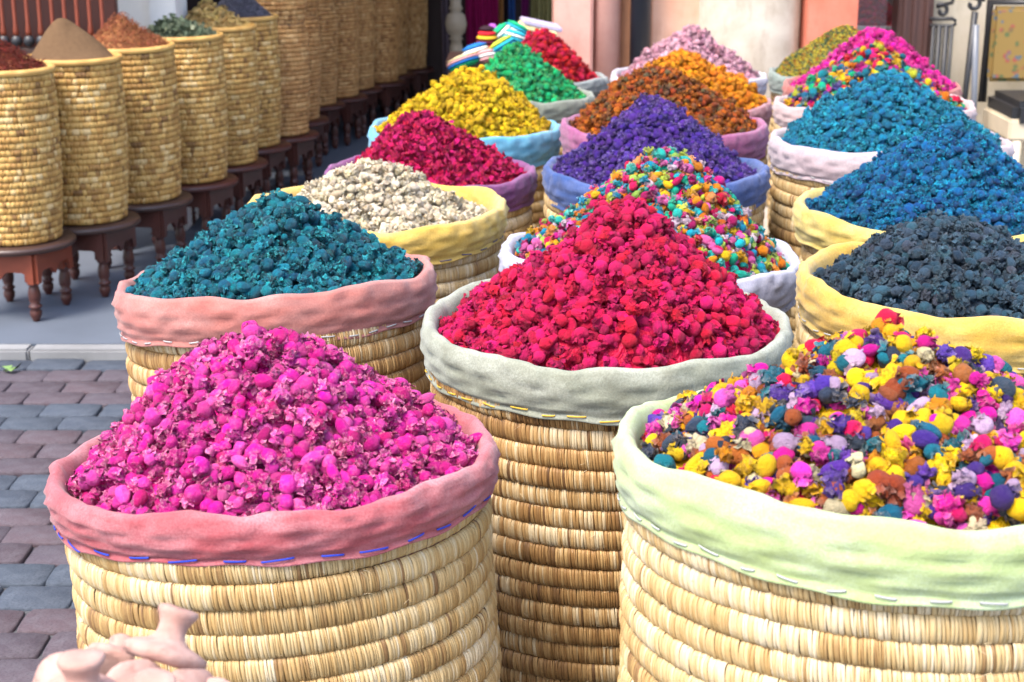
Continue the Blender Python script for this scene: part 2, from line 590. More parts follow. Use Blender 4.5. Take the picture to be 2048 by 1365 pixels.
# ------------------------------------------------------------------ scatter node group for the uncounted rest of a heap
def scatter_tree(sources):
    ng = bpy.data.node_groups.new('scatter', 'GeometryNodeTree')
    ng.interface.new_socket('Geometry', in_out='INPUT', socket_type='NodeSocketGeometry')
    ng.interface.new_socket('Geometry', in_out='OUTPUT', socket_type='NodeSocketGeometry')
    N, L = ng.nodes, ng.links
    gi, go = N.new('NodeGroupInput'), N.new('NodeGroupOutput')
    j = N.new('GeometryNodeJoinGeometry')
    for s in sources:
        oi = N.new('GeometryNodeObjectInfo')
        oi.transform_space = 'ORIGINAL'
        oi.inputs['Object'].default_value = s
        oi.inputs['As Instance'].default_value = True
        L.new(oi.outputs['Geometry'], j.inputs[0])
    ip = N.new('GeometryNodeInstanceOnPoints')
    ip.inputs['Pick Instance'].default_value = True
    L.new(gi.outputs[0], ip.inputs['Points'])
    L.new(j.outputs[0], ip.inputs['Instance'])
    for nm, dt, sock in (('idx', 'INT', 'Instance Index'), ('rot', 'FLOAT_VECTOR', 'Rotation'), ('scl', 'FLOAT_VECTOR', 'Scale')):
        a = N.new('GeometryNodeInputNamedAttribute')
        a.data_type = dt
        a.inputs['Name'].default_value = nm
        src = a.outputs['Attribute']
        if nm == 'rot':
            e = N.new('FunctionNodeEulerToRotation')
            L.new(src, e.inputs[0])
            src = e.outputs[0]
        L.new(src, ip.inputs[sock])
    L.new(ip.outputs[0], go.inputs[0])
    return ng


def scatter_obj(name, parent, P, R, S, I, sources):
    me = bpy.data.meshes.new(name)
    me.from_pydata(P.tolist(), [], [])
    for nm, dt, arr, key in (('rot', 'FLOAT_VECTOR', R, 'vector'), ('scl', 'FLOAT_VECTOR', S, 'vector'), ('idx', 'INT', I, 'value')):
        a = me.attributes.new(nm, dt, 'POINT')
        a.data.foreach_set(key, np.ascontiguousarray(arr, dtype=np.int32 if dt == 'INT' else np.float32).ravel())
    o = tag(add(name, me, parent), kind='stuff')
    md = o.modifiers.new('scatter', 'NODES')
    md.node_group = scatter_tree(sources)
    return o


CAMV = Vector((0, 0, CAMH))


def heap(name, label, cat, centre, R, H, mat, size, pieces, seed, peak=(0, 0), n_parts=300, group=None, tilt=(0, 0, 0), power=1.0, part='flower_bud',
         core_mat=None, dens=1.0, layers=2, flat=False, lump=0.017, round_=0.10, drop=0.0):
    """a heap whose skin is single pieces; centre is the middle of its foot, H its height, peak the shift of its top"""
    r = np.random.default_rng(seed)
    root = tag(empty(name, centre, tilt), label, cat, group)

    def surf(X, Y):
        # radius measured towards a shifted top
        rho = np.sqrt(X * X + Y * Y) / R
        px, py = peak
        k = np.clip(1 - rho, 0, 1)
        Xs, Ys = X - px * k, Y - py * k
        rho = np.sqrt(Xs * Xs + Ys * Ys) / R
        q = (np.sqrt(rho * rho + round_ ** 2) - round_) / (math.sqrt(1 + round_ ** 2) - round_)
        h = H * np.clip(1 - q, -.2, 1) ** power if power == 1.0 else H * np.clip(1 - q, 0, 1) ** power
        P = np.stack([X, Y, 0 * X], 1)
        return h + snoise(P, seed + 3, [(4.5 / R, lump), (10 / R, lump * .45)]) * np.clip((1.02 - rho) * 6, 0.15, 1) - drop * np.clip(rho - .75, 0, 1) * 4 * .25

    # core: what shows between the pieces
    nr, nc = 26, 64
    rr = np.linspace(0.01, 1.0, nr)
    aa = np.arange(nc) * 2 * np.pi / nc
    RR, AA = np.meshgrid(rr, aa, indexing='ij')
    X, Y = (RR * np.cos(AA) * R).ravel(), (RR * np.sin(AA) * R).ravel()
    Z = surf(X, Y) - (size * .80 if not flat else 0)
    V = np.stack([X, Y, Z], 1)
    if not flat: V += r.normal(size=V.shape) * size * .10
    F = grid_faces(nr, nc)
    F.append(tuple(range(nc - 1, -1, -1)))
    # skirt down inside the basket
    b = len(V)
    V = np.concatenate([V, np.stack([np.cos(aa) * R, np.sin(aa) * R, np.full(nc, -.06)], 1)])
    F += [((nr - 1) * nc + j, (nr - 1) * nc + (j + 1) % nc, b + (j + 1) % nc, b + j) for j in range(nc)]
    me = mesh('heap_core', V, F, core_mat or mat, True, {'petal': np.full(len(V), .6)})
    add('heap_core', me, root)
    if flat: return root

    area = math.pi * R * math.hypot(R, H)
    Ps, Ss, Ns, Ly = [], [], [], []
    for l in range(layers):
        s = size * (1.0 if l == layers - 1 else .92)
        n = int(area / (0.56 * s * s) * dens)
        i = np.arange(n)
        rad = (R - size * .25) * np.sqrt((i + .5) / n)
        ang = i * 2.399963 + l * 1.3
        X = rad * np.cos(ang) + r.normal(size=n) * s * .26
        Y = rad * np.sin(ang) + r.normal(size=n) * s * .26
        ro = np.hypot(X, Y)
        k = np.minimum(1, (R - size * .18) / np.maximum(ro, 1e-6))
        X, Y = X * k, Y * k
        e = 0.004
        Z = surf(X, Y)
        gx, gy = (surf(X + e, Y) - Z) / e, (surf(X, Y + e) - Z) / e
        Nn = np.stack([-gx, -gy, np.ones(n)], 1)
        Nn /= np.linalg.norm(Nn, axis=1, keepdims=True)
        P = np.stack([X, Y, Z], 1) + Nn * ((r.normal(size=n) * .21 + (.02 if l == layers - 1 else -.38)) * s)[:, None]
        Ps.append(P); Ns.append(Nn); Ly.append(np.full(n, l))
        Ss.append(s * np.clip(r.normal(1.0, .15, size=n), .66, 1.28))
    P, Nn, S, Ly = map(np.concatenate, (Ps, Ns, Ss, Ly))
    n = len(P)
    idx = r.integers(0, len(pieces), size=n)
    # axis mostly lying on the surface, spun at random
    rots = np.zeros((n, 3))
    for q in range(n):
        nv = Vector(Nn[q])
        rnd = Vector(r.normal(size=3))
        ax = (rnd - nv * rnd.dot(nv) * .62).normalized()
        m = ax.to_track_quat('Z', 'Y') @ Euler((0, 0, r.uniform(0, 6.28))).to_quaternion()
        rots[q] = m.to_euler()
    me_s = [mesh(part, g[1], g[2], mat, True, {'petal': g[3]}) for g in pieces]
    # the pieces that show largest become objects of their own
    mw = Matrix.Translation(Vector(centre)) @ Euler(tilt).to_matrix().to_4x4()
    A = np.array(mw)
    PW = P @ A[:3, :3].T + A[:3, 3]
    to = np.array(CAMV) - PW
    dist = np.linalg.norm(to, axis=1)
    face = ((Nn @ A[:3, :3].T) * to).sum(1) / dist
    score = np.where((Ly == layers - 1) & (face > .12), S / dist * np.clip(face + .35, 0, .9), 0)
    order = np.argsort(-score)
    own = order[:max(n_parts, len(pieces))]
    src = [None] * len(pieces)
    for c, q in enumerate(own):
        if c < len(pieces): idx[q] = c                  # every shape occurs at least once
        o = add(part, me_s[idx[q]], root, P[q], rots[q], (S[q],) * 3)
        if src[idx[q]] is None: src[idx[q]] = o
    keep = np.ones(n, bool)
    keep[own] = False
    if keep.any():
        sc = np.repeat(S[keep][:, None], 3, 1)
        scatter_obj(part + '_mass', root, P[keep], rots[keep], sc, idx[keep], src)
    return root


# ------------------------------------------------------------------ wicker baskets
def coil_mesh(name, R, pitch, bulge, sw, rows, seed, mat, contrast=1.0, runs=(2, 5, 9, 14, 22, 34), leank=-.75):
    """one coil of a coiled basket, wrapped stitch by stitch; unit height pitch"""
    r = random.Random(seed)
    n = int(2 * math.pi * R / sw)
    w = [r.choice((r.uniform(.4, .8), r.uniform(.8, 1.3), r.uniform(1.2, 1.9))) for _ in range(n)]
    tot = sum(w)
    V, F, T = [], [], []
    a = 0
    run, tone = 0, .3
    for i in range(n):
        da = w[i] / tot * 2 * math.pi
        if run <= 0:
            run = int(r.choice(runs))
            tone = min(1, max(0, .34 + contrast * r.choice((-.28, -.18, -.12, -.08, -.05, 0, 0, .05, .12, .26)) + r.uniform(-.05, .05)))
        run -= 1
        tn = min(1, max(0, tone + r.uniform(-.16, .18)))
        if r.random() < .018: tn = 0.02
        if r.random() < .018: tn = .75
        lean = (leank + r.uniform(-.4, .4)) * 2 * math.pi / n
        dr = r.uniform(-.0014, .0012)
        dz = r.uniform(-.05, .05)
        b = len(V)
        cols = ((.01, -.0022), (.16, .0002), (.84, .0004), (.99, -.0019))
        for u, off in cols:
            for k in range(rows):
                ph = math.radians(-86 + 172 * k / (rows - 1))
                zz = math.sin(ph) * .53 + dz * math.cos(ph)
                rad = R + bulge * (math.cos(ph) ** .75 - 1) + (off + dr) * (0.35 + .65 * math.cos(ph))
                an = a + da * u + lean * zz
                V.append((rad * math.cos(an), rad * math.sin(an), zz * pitch))
                T.append(min(1, tn + (.30 if u in (.02, .98) else 0) + (.10 if k in (0, rows - 1) else 0)))
        for c in range(3):
            for k in range(rows - 1):
                F.append((b + c * rows + k, b + (c + 1) * rows + k, b + (c + 1) * rows + k + 1, b + c * rows + k + 1))
        a += da
    return mesh(name, V, F, mat, True, {'tone': T})


PITCHF = 0.0315
COIL_FINE = [coil_mesh('coil', .29, PITCHF, .0094, .0037, 8, 20 + i, None, .8) for i in range(5)]
COIL_MID = [coil_mesh('coil', .29, PITCHF, .0108, .010, 6, 40 + i, None) for i in range(3)]


def obj_mat(o, m):
    if not o.data.materials: o.data.materials.append(None)
    o.material_slots[0].link = 'OBJECT'
    o.material_slots[0].material = m


def cloth_mesh(R, hc, seed, mat, fold=.9, inner=.027):
    r = np.random.default_rng(seed)
    nu = 320
    R = R - .005
    s = (hc - .008) / .104
    prof = [(-inner - .004, -.085), (-inner - .002, -.055), (-inner + .001, -.028), (-inner + .003, -.008), (-inner + .008, .0025), (-.0135, .0070), (-.0080, .0065), (-.0032, .001), (-.001, -.010 * s), (.001, -.022 * s),
            (.001, -.034 * s), (.0005, -.046 * s), (.0005, -.057 * s), (-.001, -.067 * s), (-.003, -.076 * s), (-.0055, -.083 * s), (-.0085, -.0885 * s), (-.0075, -.093 * s), (-.0055, -.099 * s), (-.0045, -.103 * s), (-.010, -.1045 * s), (-.019, -.100 * s), (-.024, -.09 * s)]
    th = np.arange(nu) * 2 * np.pi / nu
    V = []
    ph = r.uniform(0, 6.28, 12)
    creases = [(r.uniform(0, 6.28), r.normal() * 3.5, r.uniform(.018, .06), r.uniform(.001, .0045) * r.choice((-1, 1)), r.uniform(-.10, -.03), r.uniform(-.01, .03)) for _ in range(30)]
    for i, (dr, z) in enumerate(prof):
        outer = np.clip((i - 6) / 3, 0, 1) * np.clip((17 - i) / 3, 0, 1)
        top = np.clip((i - 2) / 3, 0, 1) * np.clip((11 - i) / 4, 0, 1)
        hem = np.clip((i - 15) / 2, 0, 1)
        zz = z / s if i > 7 else z
        # soft horizontal rolls that drift round the band, diagonal drags, puckers at the lip
        roll = .0032 * np.sin(zz * 210 + .7 * np.sin(th * 2 + ph[0]) + .35 * np.sin(th * 5 + ph[1])) * (0.75 + .25 * np.sin(th * 3 + ph[2]))
        drag = .0014 * np.sin(th * 9 + zz * 120 + ph[3]) * np.sin(th * 4 + ph[4]) + .0016 * np.sin(th * 23 - zz * 160 + ph[5])
        puck = .0030 * np.abs(np.sin(th * 13 + ph[6] + 1.2 * np.sin(th * 3 + ph[9]))) ** 3 + .0026 * np.sin(th * 31 + ph[7]) * np.sin(th * 6 + ph[8])
        crs = np.zeros(nu)
        for ca, cs, cw, cd, c0_, c1_ in creases:
            x_ = (np.angle(np.exp(1j * (th - ca))) - cs * zz) / cw
            x_ = np.clip(x_, -4, 4)
            crs += cd * x_ * np.exp(-x_ * x_) * np.clip((zz - c0_) / .012, 0, 1) * np.clip((c1_ - zz) / .010, 0, 1)
        rad = R + dr + fold * (outer * (roll + drag) + top * puck + np.clip((i - 2) / 3, 0, 1) * np.clip((17 - i) / 2, 0, 1) * crs)
        rad = rad + .004 * np.sin(th * 3 + ph[10]) + .003 * np.sin(th * 2 + ph[11])
        zo = z + fold * (top * (.0035 * np.sin(th * 11 + ph[3] + np.sin(th * 4)) + .003 * np.sin(th * 5 + ph[1])) + hem * (.0035 * np.sin(th * 4 + ph[2]) + .0018 * np.sin(th * 17 + ph[5])))
        zo = zo + .004 * np.sin(th * 2 + ph[0])
        V.append(np.stack([rad * np.cos(th), rad * np.sin(th), zo], 1))
    V = np.concatenate(V)
    return mesh('cloth_liner', V, grid_faces(len(prof), nu), mat), V.reshape(len(prof), nu, 3)[18]


def stitch_mesh(mat):
    pts = [(0, -.5, -.06), (0, -.4, .02), (0, -.15, .07), (0, .2, .07), (0, .42, .02), (0, .5, -.06)]
    V = []
    for (x, y, z) in pts:
        for k in range(6):
            a = k * math.pi / 3
            V.append((x + math.cos(a) * .055, y, z * .8 + math.sin(a) * .05))
    return mesh('stitch', V, grid_faces(6, 6) + [tuple(range(5, -1, -1)), tuple(30 + j for j in range(6))], mat)


FRAYED = {'red', 'green', 'grey', 'pink'}


def flower_basket(label, X, Y, zr, R, hc, cm, sm, fine, seed, tilt=(0, 0), straw=None, shrink=0.0, stitch_span=None, stitch_len=.024):
    """a round coiled basket with a cloth turned over its rim; zr is the height of the rim"""
    r = random.Random(seed)
    tx, ty = tilt
    rot = Euler((tx, ty, 0))
    up = rot.to_matrix() @ Vector((0, 0, zr))
    root = tag(empty('flower_basket', (X - up.x, Y - up.y, zr - up.z + .004 + (abs(math.sin(tx)) + abs(math.sin(ty))) * R), rot), label, 'basket', 'cloth lined flower baskets')
    zr = zr - .004 - (abs(math.sin(tx)) + abs(math.sin(ty))) * R
    straw = straw or M_straw
    Rb = R - .016
    n = int((zr - hc * .70) / PITCHF)
    pitch = (zr - hc * .70) / n
    k0 = 0
    for i in range(n):
        z = (i + .5) * pitch
        u = z / zr
        rad = Rb - shrink * (1 - u) - .018 * (1 - u) ** 3 + r.uniform(-.002, .002)
        if fine and u > .25: me = COIL_FINE[r.randrange(5)]
        else: me = COIL_MID[r.randrange(3)]
        o = add('coil', me, root, (r.uniform(-.0015, .0015), r.uniform(-.0015, .0015), z), (r.uniform(-.004, .004), r.uniform(-.004, .004), r.uniform(0, 6.28)), (rad / .29, rad / .29, pitch / PITCHF * r.uniform(.97, 1.03)))
        obj_mat(o, straw)
    if fine and R > .29 and label.split('cloth')[0].split()[-1] in FRAYED:
        V, F = [], []
        for _ in range(170):
            a = r.uniform(3.3, 6.1) if r.random() < .8 else r.uniform(0, 6.28)
            zc = (r.randrange(int(n * .3), n) + r.choice((.08, .5, .92)) + r.uniform(-.1, .1)) * pitch
            base = Vector(((Rb - .003) * math.cos(a), (Rb - .003) * math.sin(a), zc))
            o_ = Vector((math.cos(a), math.sin(a), 0))
            t_ = Vector((-math.sin(a), math.cos(a), 0))
            L = r.uniform(.004, .015)
            dr_ = (o_ * r.uniform(.15, .8) + t_ * r.uniform(-1, 1) + Vector((0, 0, r.uniform(-.8, .8)))).normalized()
            bend = (t_ * r.uniform(-1, 1) + Vector((0, 0, r.uniform(-1, .4)))) * .5
            b_ = len(V)
            w_ = r.uniform(.0003, .0007)
            for q in range(4):
                u = q / 3
                p_ = base + dr_ * (L * u) + bend * (L * u * u)
                for k3 in range(3):
                    an = k3 * 2.094
                    V.append(tuple(p_ + (o_ * math.cos(an) + Vector((0, 0, 1)) * math.sin(an)) * w_ * (1 - .6 * u)))
            F += [(b_ + q * 3 + k3, b_ + q * 3 + (k3 + 1) % 3, b_ + q * 3 + 3 + (k3 + 1) % 3, b_ + q * 3 + 3 + k3) for q in range(3) for k3 in range(3)]
        fm = mesh('frayed_fibres', V, F, straw, True, {'tone': np.full(len(V), .05)})
        tag(add('frayed_fibres', fm, root), kind='stuff')
    prof = [(Rb - shrink - .04, .004), (Rb - shrink - .022, .006), (Rb - .016, zr * .6), (Rb - .016, zr - hc * .5)]
    add('inner_wall', lathe('inner_wall', prof, M_lining, 48, True, True), root)
    cloth, hem = cloth_mesh(R, hc, seed + 5, cm)
    add('cloth_liner', cloth, root, (0, 0, zr))
    if sm:
        me = stitch_mesh(sm)
        a = r.uniform(0, .2)
        while a < 6.28:
            L = stitch_len * r.uniform(.7, 1.35)
            hp = hem[int(a / 6.2832 * len(hem)) % len(hem)]
            rr = math.hypot(hp[0], hp[1]) + .0008
            ro = (Matrix.Rotation(a, 3, 'Z') @ Matrix.Rotation(r.uniform(-.16, .16), 3, 'X') @ Matrix.Rotation(math.pi / 2, 3, 'Y')).to_euler()
            add('stitch', me, root, (rr * math.cos(a), rr * math.sin(a), zr + hp[2] + .002 + r.uniform(0, .004)), ro, (.023, L, .016))
            a += (L + r.uniform(.02, .036)) / R
    return root


C = {
    'rose': cloth_mat('rose_cloth', (0.54, 0.125, 0.14), (0.64, 0.30, 0.32), (0.34, 0.06, 0.075)),
    'sage': cloth_mat('sage_cloth', (0.38, 0.40, 0.31), (0.52, 0.54, 0.45), (0.20, 0.20, 0.14)),
    'lime': cloth_mat('lime_cloth', (0.54, 0.66, 0.30), (0.62, 0.72, 0.48), (0.43, 0.52, 0.18)),
    'salmon': cloth_mat('salmon_cloth', (0.62, 0.22, 0.18), (0.64, 0.33, 0.29), (0.38, 0.14, 0.13)),
    'yellow': cloth_mat('yellow_cloth', (0.90, 0.58, 0.11), (0.88, 0.66, 0.24), (0.58, 0.33, 0.06)),
    'mustard': cloth_mat('mustard_cloth', (0.90, 0.56, 0.10), (0.88, 0.63, 0.22), (0.58, 0.33, 0.06)),
    'lemon': cloth_mat('lemon_cloth', (0.84, 0.64, 0.15), (0.86, 0.72, 0.28), (0.54, 0.34, 0.07)),
    'lilac': cloth_mat('lilac_cloth', (0.56, 0.56, 0.70), (0.68, 0.68, 0.78), (0.36, 0.36, 0.50)),
    'plum': cloth_mat('plum_cloth', (0.28, 0.085, 0.24), (0.36, 0.14, 0.30), (0.14, 0.035, 0.12)),
    'denim': cloth_mat('denim_cloth', (0.06, 0.12, 0.34), (0.15, 0.20, 0.42), (0.03, 0.06, 0.18)),
    'blush': cloth_mat('blush_cloth', (0.64, 0.50, 0.52), (0.70, 0.58, 0.60), (0.44, 0.32, 0.34)),
    'sky': cloth_mat('sky_blue_cloth', (0.16, 0.50, 0.72), (0.32, 0.62, 0.78), (0.08, 0.32, 0.52)),
    'mauve': cloth_mat('mauve_cloth', (0.42, 0.12, 0.27), (0.50, 0.22, 0.34), (0.24, 0.06, 0.15)),
    'shell': cloth_mat('shell_pink_cloth', (0.68, 0.48, 0.46), (0.74, 0.58, 0.56), (0.48, 0.30, 0.30)),
    'dusty': cloth_mat('dusty_pink_cloth', (0.55, 0.25, 0.27), (0.60, 0.34, 0.36), (0.36, 0.15, 0.17)),
    'coral': cloth_mat('coral_cloth', (0.58, 0.16, 0.13), (0.60, 0.24, 0.20), (0.34, 0.08, 0.07)),
    'greysage': cloth_mat('grey_sage_cloth', (0.30, 0.33, 0.27), (0.40, 0.43, 0.36), (0.18, 0.19, 0.14)),
    'grey': cloth_mat('grey_cloth', (0.34, 0.38, 0.37), (0.44, 0.48, 0.47), (0.2, 0.22, 0.22)),
    'white': cloth_mat('white_cloth', (0.62, 0.60, 0.66), (0.72, 0.70, 0.74), (0.44, 0.40, 0.48)),
    'mint': cloth_mat('mint_grey_cloth', (0.30, 0.38, 0.34), (0.40, 0.46, 0.42), (0.18, 0.22, 0.20)),
}
S_blue = simple_mat('blue_thread', (0.02, 0.05, 0.42), .7, .2)
S_white = simple_mat('white_thread', (0.36, 0.36, 0.36), .7, .2)
S_yellow = simple_mat('yellow_thread', (0.6, 0.36, 0.04), .7, .2)
S_navy = simple_mat('dark_blue_thread', (0.05, 0.06, 0.14), .7, .2)

MULTI_F = [(.74, .43, .008), (.32, .085, .035), (.66, .08, .36), (.08, .035, .24), (.72, .42, .008), (.004, .13, .17), (.62, .012, .09), (.022, .035, .058), (.70, .46, .015), (.36, .10, .04), (.62, .035, .28), (.10, .05, .28), (.68, .27, .015), (.46, .32, .46), (.006, .09, .14), (.74, .44, .010), (.28, .09, .04), (.56, .48, .30), (.66, .13, .40), (.06, .025, .15), (.72, .40, .008)]
MULTI_L = [(.02, .36, .40), (.60, .02, .09), (.60, .20, .03), (.62, .36, .03), (.02, .34, .22), (.60, .14, .34), (.008, .17, .30), (.42, .50, .08), (.58, .05, .22), (.05, .45, .38), (.60, .26, .10), (.35, .02, .10), (.58, .45, .52), (.62, .18, .03), (.30, .46, .10), (.02, .24, .36)]
MULTI_M = [(.62, .34, .02), (.008, .15, .20), (.60, .02, .06), (.02, .34, .14), (.60, .20, .03), (.55, .04, .26), (.02, .11, .18), (.62, .36, .02), (.45, .46, .06), (.55, .02, .09), (.06, .05, .2), (.03, .36, .22)]

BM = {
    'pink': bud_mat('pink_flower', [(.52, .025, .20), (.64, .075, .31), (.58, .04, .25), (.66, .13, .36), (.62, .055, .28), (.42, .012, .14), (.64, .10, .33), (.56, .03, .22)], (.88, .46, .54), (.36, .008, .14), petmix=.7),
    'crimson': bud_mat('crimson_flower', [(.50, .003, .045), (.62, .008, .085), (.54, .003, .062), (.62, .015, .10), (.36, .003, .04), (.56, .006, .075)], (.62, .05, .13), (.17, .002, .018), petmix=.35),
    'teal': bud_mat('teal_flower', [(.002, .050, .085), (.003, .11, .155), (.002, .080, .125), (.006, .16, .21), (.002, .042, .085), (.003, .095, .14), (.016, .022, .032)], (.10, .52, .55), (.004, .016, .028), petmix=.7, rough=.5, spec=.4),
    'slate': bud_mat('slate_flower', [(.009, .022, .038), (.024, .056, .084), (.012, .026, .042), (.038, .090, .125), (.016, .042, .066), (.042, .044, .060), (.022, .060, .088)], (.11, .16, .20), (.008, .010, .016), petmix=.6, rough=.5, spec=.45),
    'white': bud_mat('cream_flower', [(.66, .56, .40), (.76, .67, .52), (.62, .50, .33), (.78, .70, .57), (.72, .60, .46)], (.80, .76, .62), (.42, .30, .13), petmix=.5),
    'blue': bud_mat('blue_flower', [(.001, .042, .15), (.002, .080, .24), (.001, .060, .19), (.003, .12, .29), (.001, .032, .11), (.002, .085, .24)], (.08, .46, .62), (.002, .016, .06), petmix=.85, rough=.5, spec=.4),  # strong pale cyan stands in for glossy glints, as in turq
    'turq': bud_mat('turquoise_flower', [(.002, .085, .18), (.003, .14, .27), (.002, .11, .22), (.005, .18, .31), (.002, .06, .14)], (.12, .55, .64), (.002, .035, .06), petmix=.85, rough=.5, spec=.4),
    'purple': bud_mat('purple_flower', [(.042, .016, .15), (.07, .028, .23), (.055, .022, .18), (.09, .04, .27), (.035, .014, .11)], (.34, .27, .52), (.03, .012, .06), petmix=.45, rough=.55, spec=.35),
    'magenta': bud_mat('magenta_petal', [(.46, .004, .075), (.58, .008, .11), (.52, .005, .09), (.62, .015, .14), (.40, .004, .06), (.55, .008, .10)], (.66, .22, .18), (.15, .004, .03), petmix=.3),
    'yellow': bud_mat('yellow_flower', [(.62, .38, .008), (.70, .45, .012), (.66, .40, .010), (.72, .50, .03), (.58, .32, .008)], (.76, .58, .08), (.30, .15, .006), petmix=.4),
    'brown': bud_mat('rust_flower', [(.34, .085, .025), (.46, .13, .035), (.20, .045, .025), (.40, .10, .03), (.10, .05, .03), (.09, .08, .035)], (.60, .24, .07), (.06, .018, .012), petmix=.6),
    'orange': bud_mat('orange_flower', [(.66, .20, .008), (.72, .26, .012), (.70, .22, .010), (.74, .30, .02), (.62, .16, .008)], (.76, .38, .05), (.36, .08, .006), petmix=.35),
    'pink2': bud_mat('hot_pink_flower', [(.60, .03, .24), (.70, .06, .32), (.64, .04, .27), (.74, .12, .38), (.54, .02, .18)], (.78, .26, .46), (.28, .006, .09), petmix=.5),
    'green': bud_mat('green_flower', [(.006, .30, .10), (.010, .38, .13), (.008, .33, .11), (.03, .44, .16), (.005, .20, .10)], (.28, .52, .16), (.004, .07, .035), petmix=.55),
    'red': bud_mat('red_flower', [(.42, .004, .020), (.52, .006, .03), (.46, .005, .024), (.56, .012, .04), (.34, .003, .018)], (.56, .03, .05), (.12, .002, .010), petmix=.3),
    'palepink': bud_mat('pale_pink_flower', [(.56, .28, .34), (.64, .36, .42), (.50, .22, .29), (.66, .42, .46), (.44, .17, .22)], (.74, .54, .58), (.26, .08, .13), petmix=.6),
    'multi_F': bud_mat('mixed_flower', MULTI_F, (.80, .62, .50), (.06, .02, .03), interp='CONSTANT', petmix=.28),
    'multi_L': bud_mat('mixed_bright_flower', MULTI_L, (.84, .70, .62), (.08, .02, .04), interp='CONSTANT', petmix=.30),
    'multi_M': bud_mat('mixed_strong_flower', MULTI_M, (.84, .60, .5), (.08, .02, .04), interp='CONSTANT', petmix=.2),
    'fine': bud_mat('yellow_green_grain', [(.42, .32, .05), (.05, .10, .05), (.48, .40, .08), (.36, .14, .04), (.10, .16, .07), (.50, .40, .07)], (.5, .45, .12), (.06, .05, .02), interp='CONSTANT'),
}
G_ALL = GEO
G_CRUMP = [GEO[i] for i in (4, 5, 8, 9, 11, 0, 6)]
G_SMOOTH = [GEO[i] for i in (6, 7, 0, 1, 4, 10, 11)]
G_PET = FLAKE['petal'] + FLAKE['petal'][:2] + [GEO[8]]

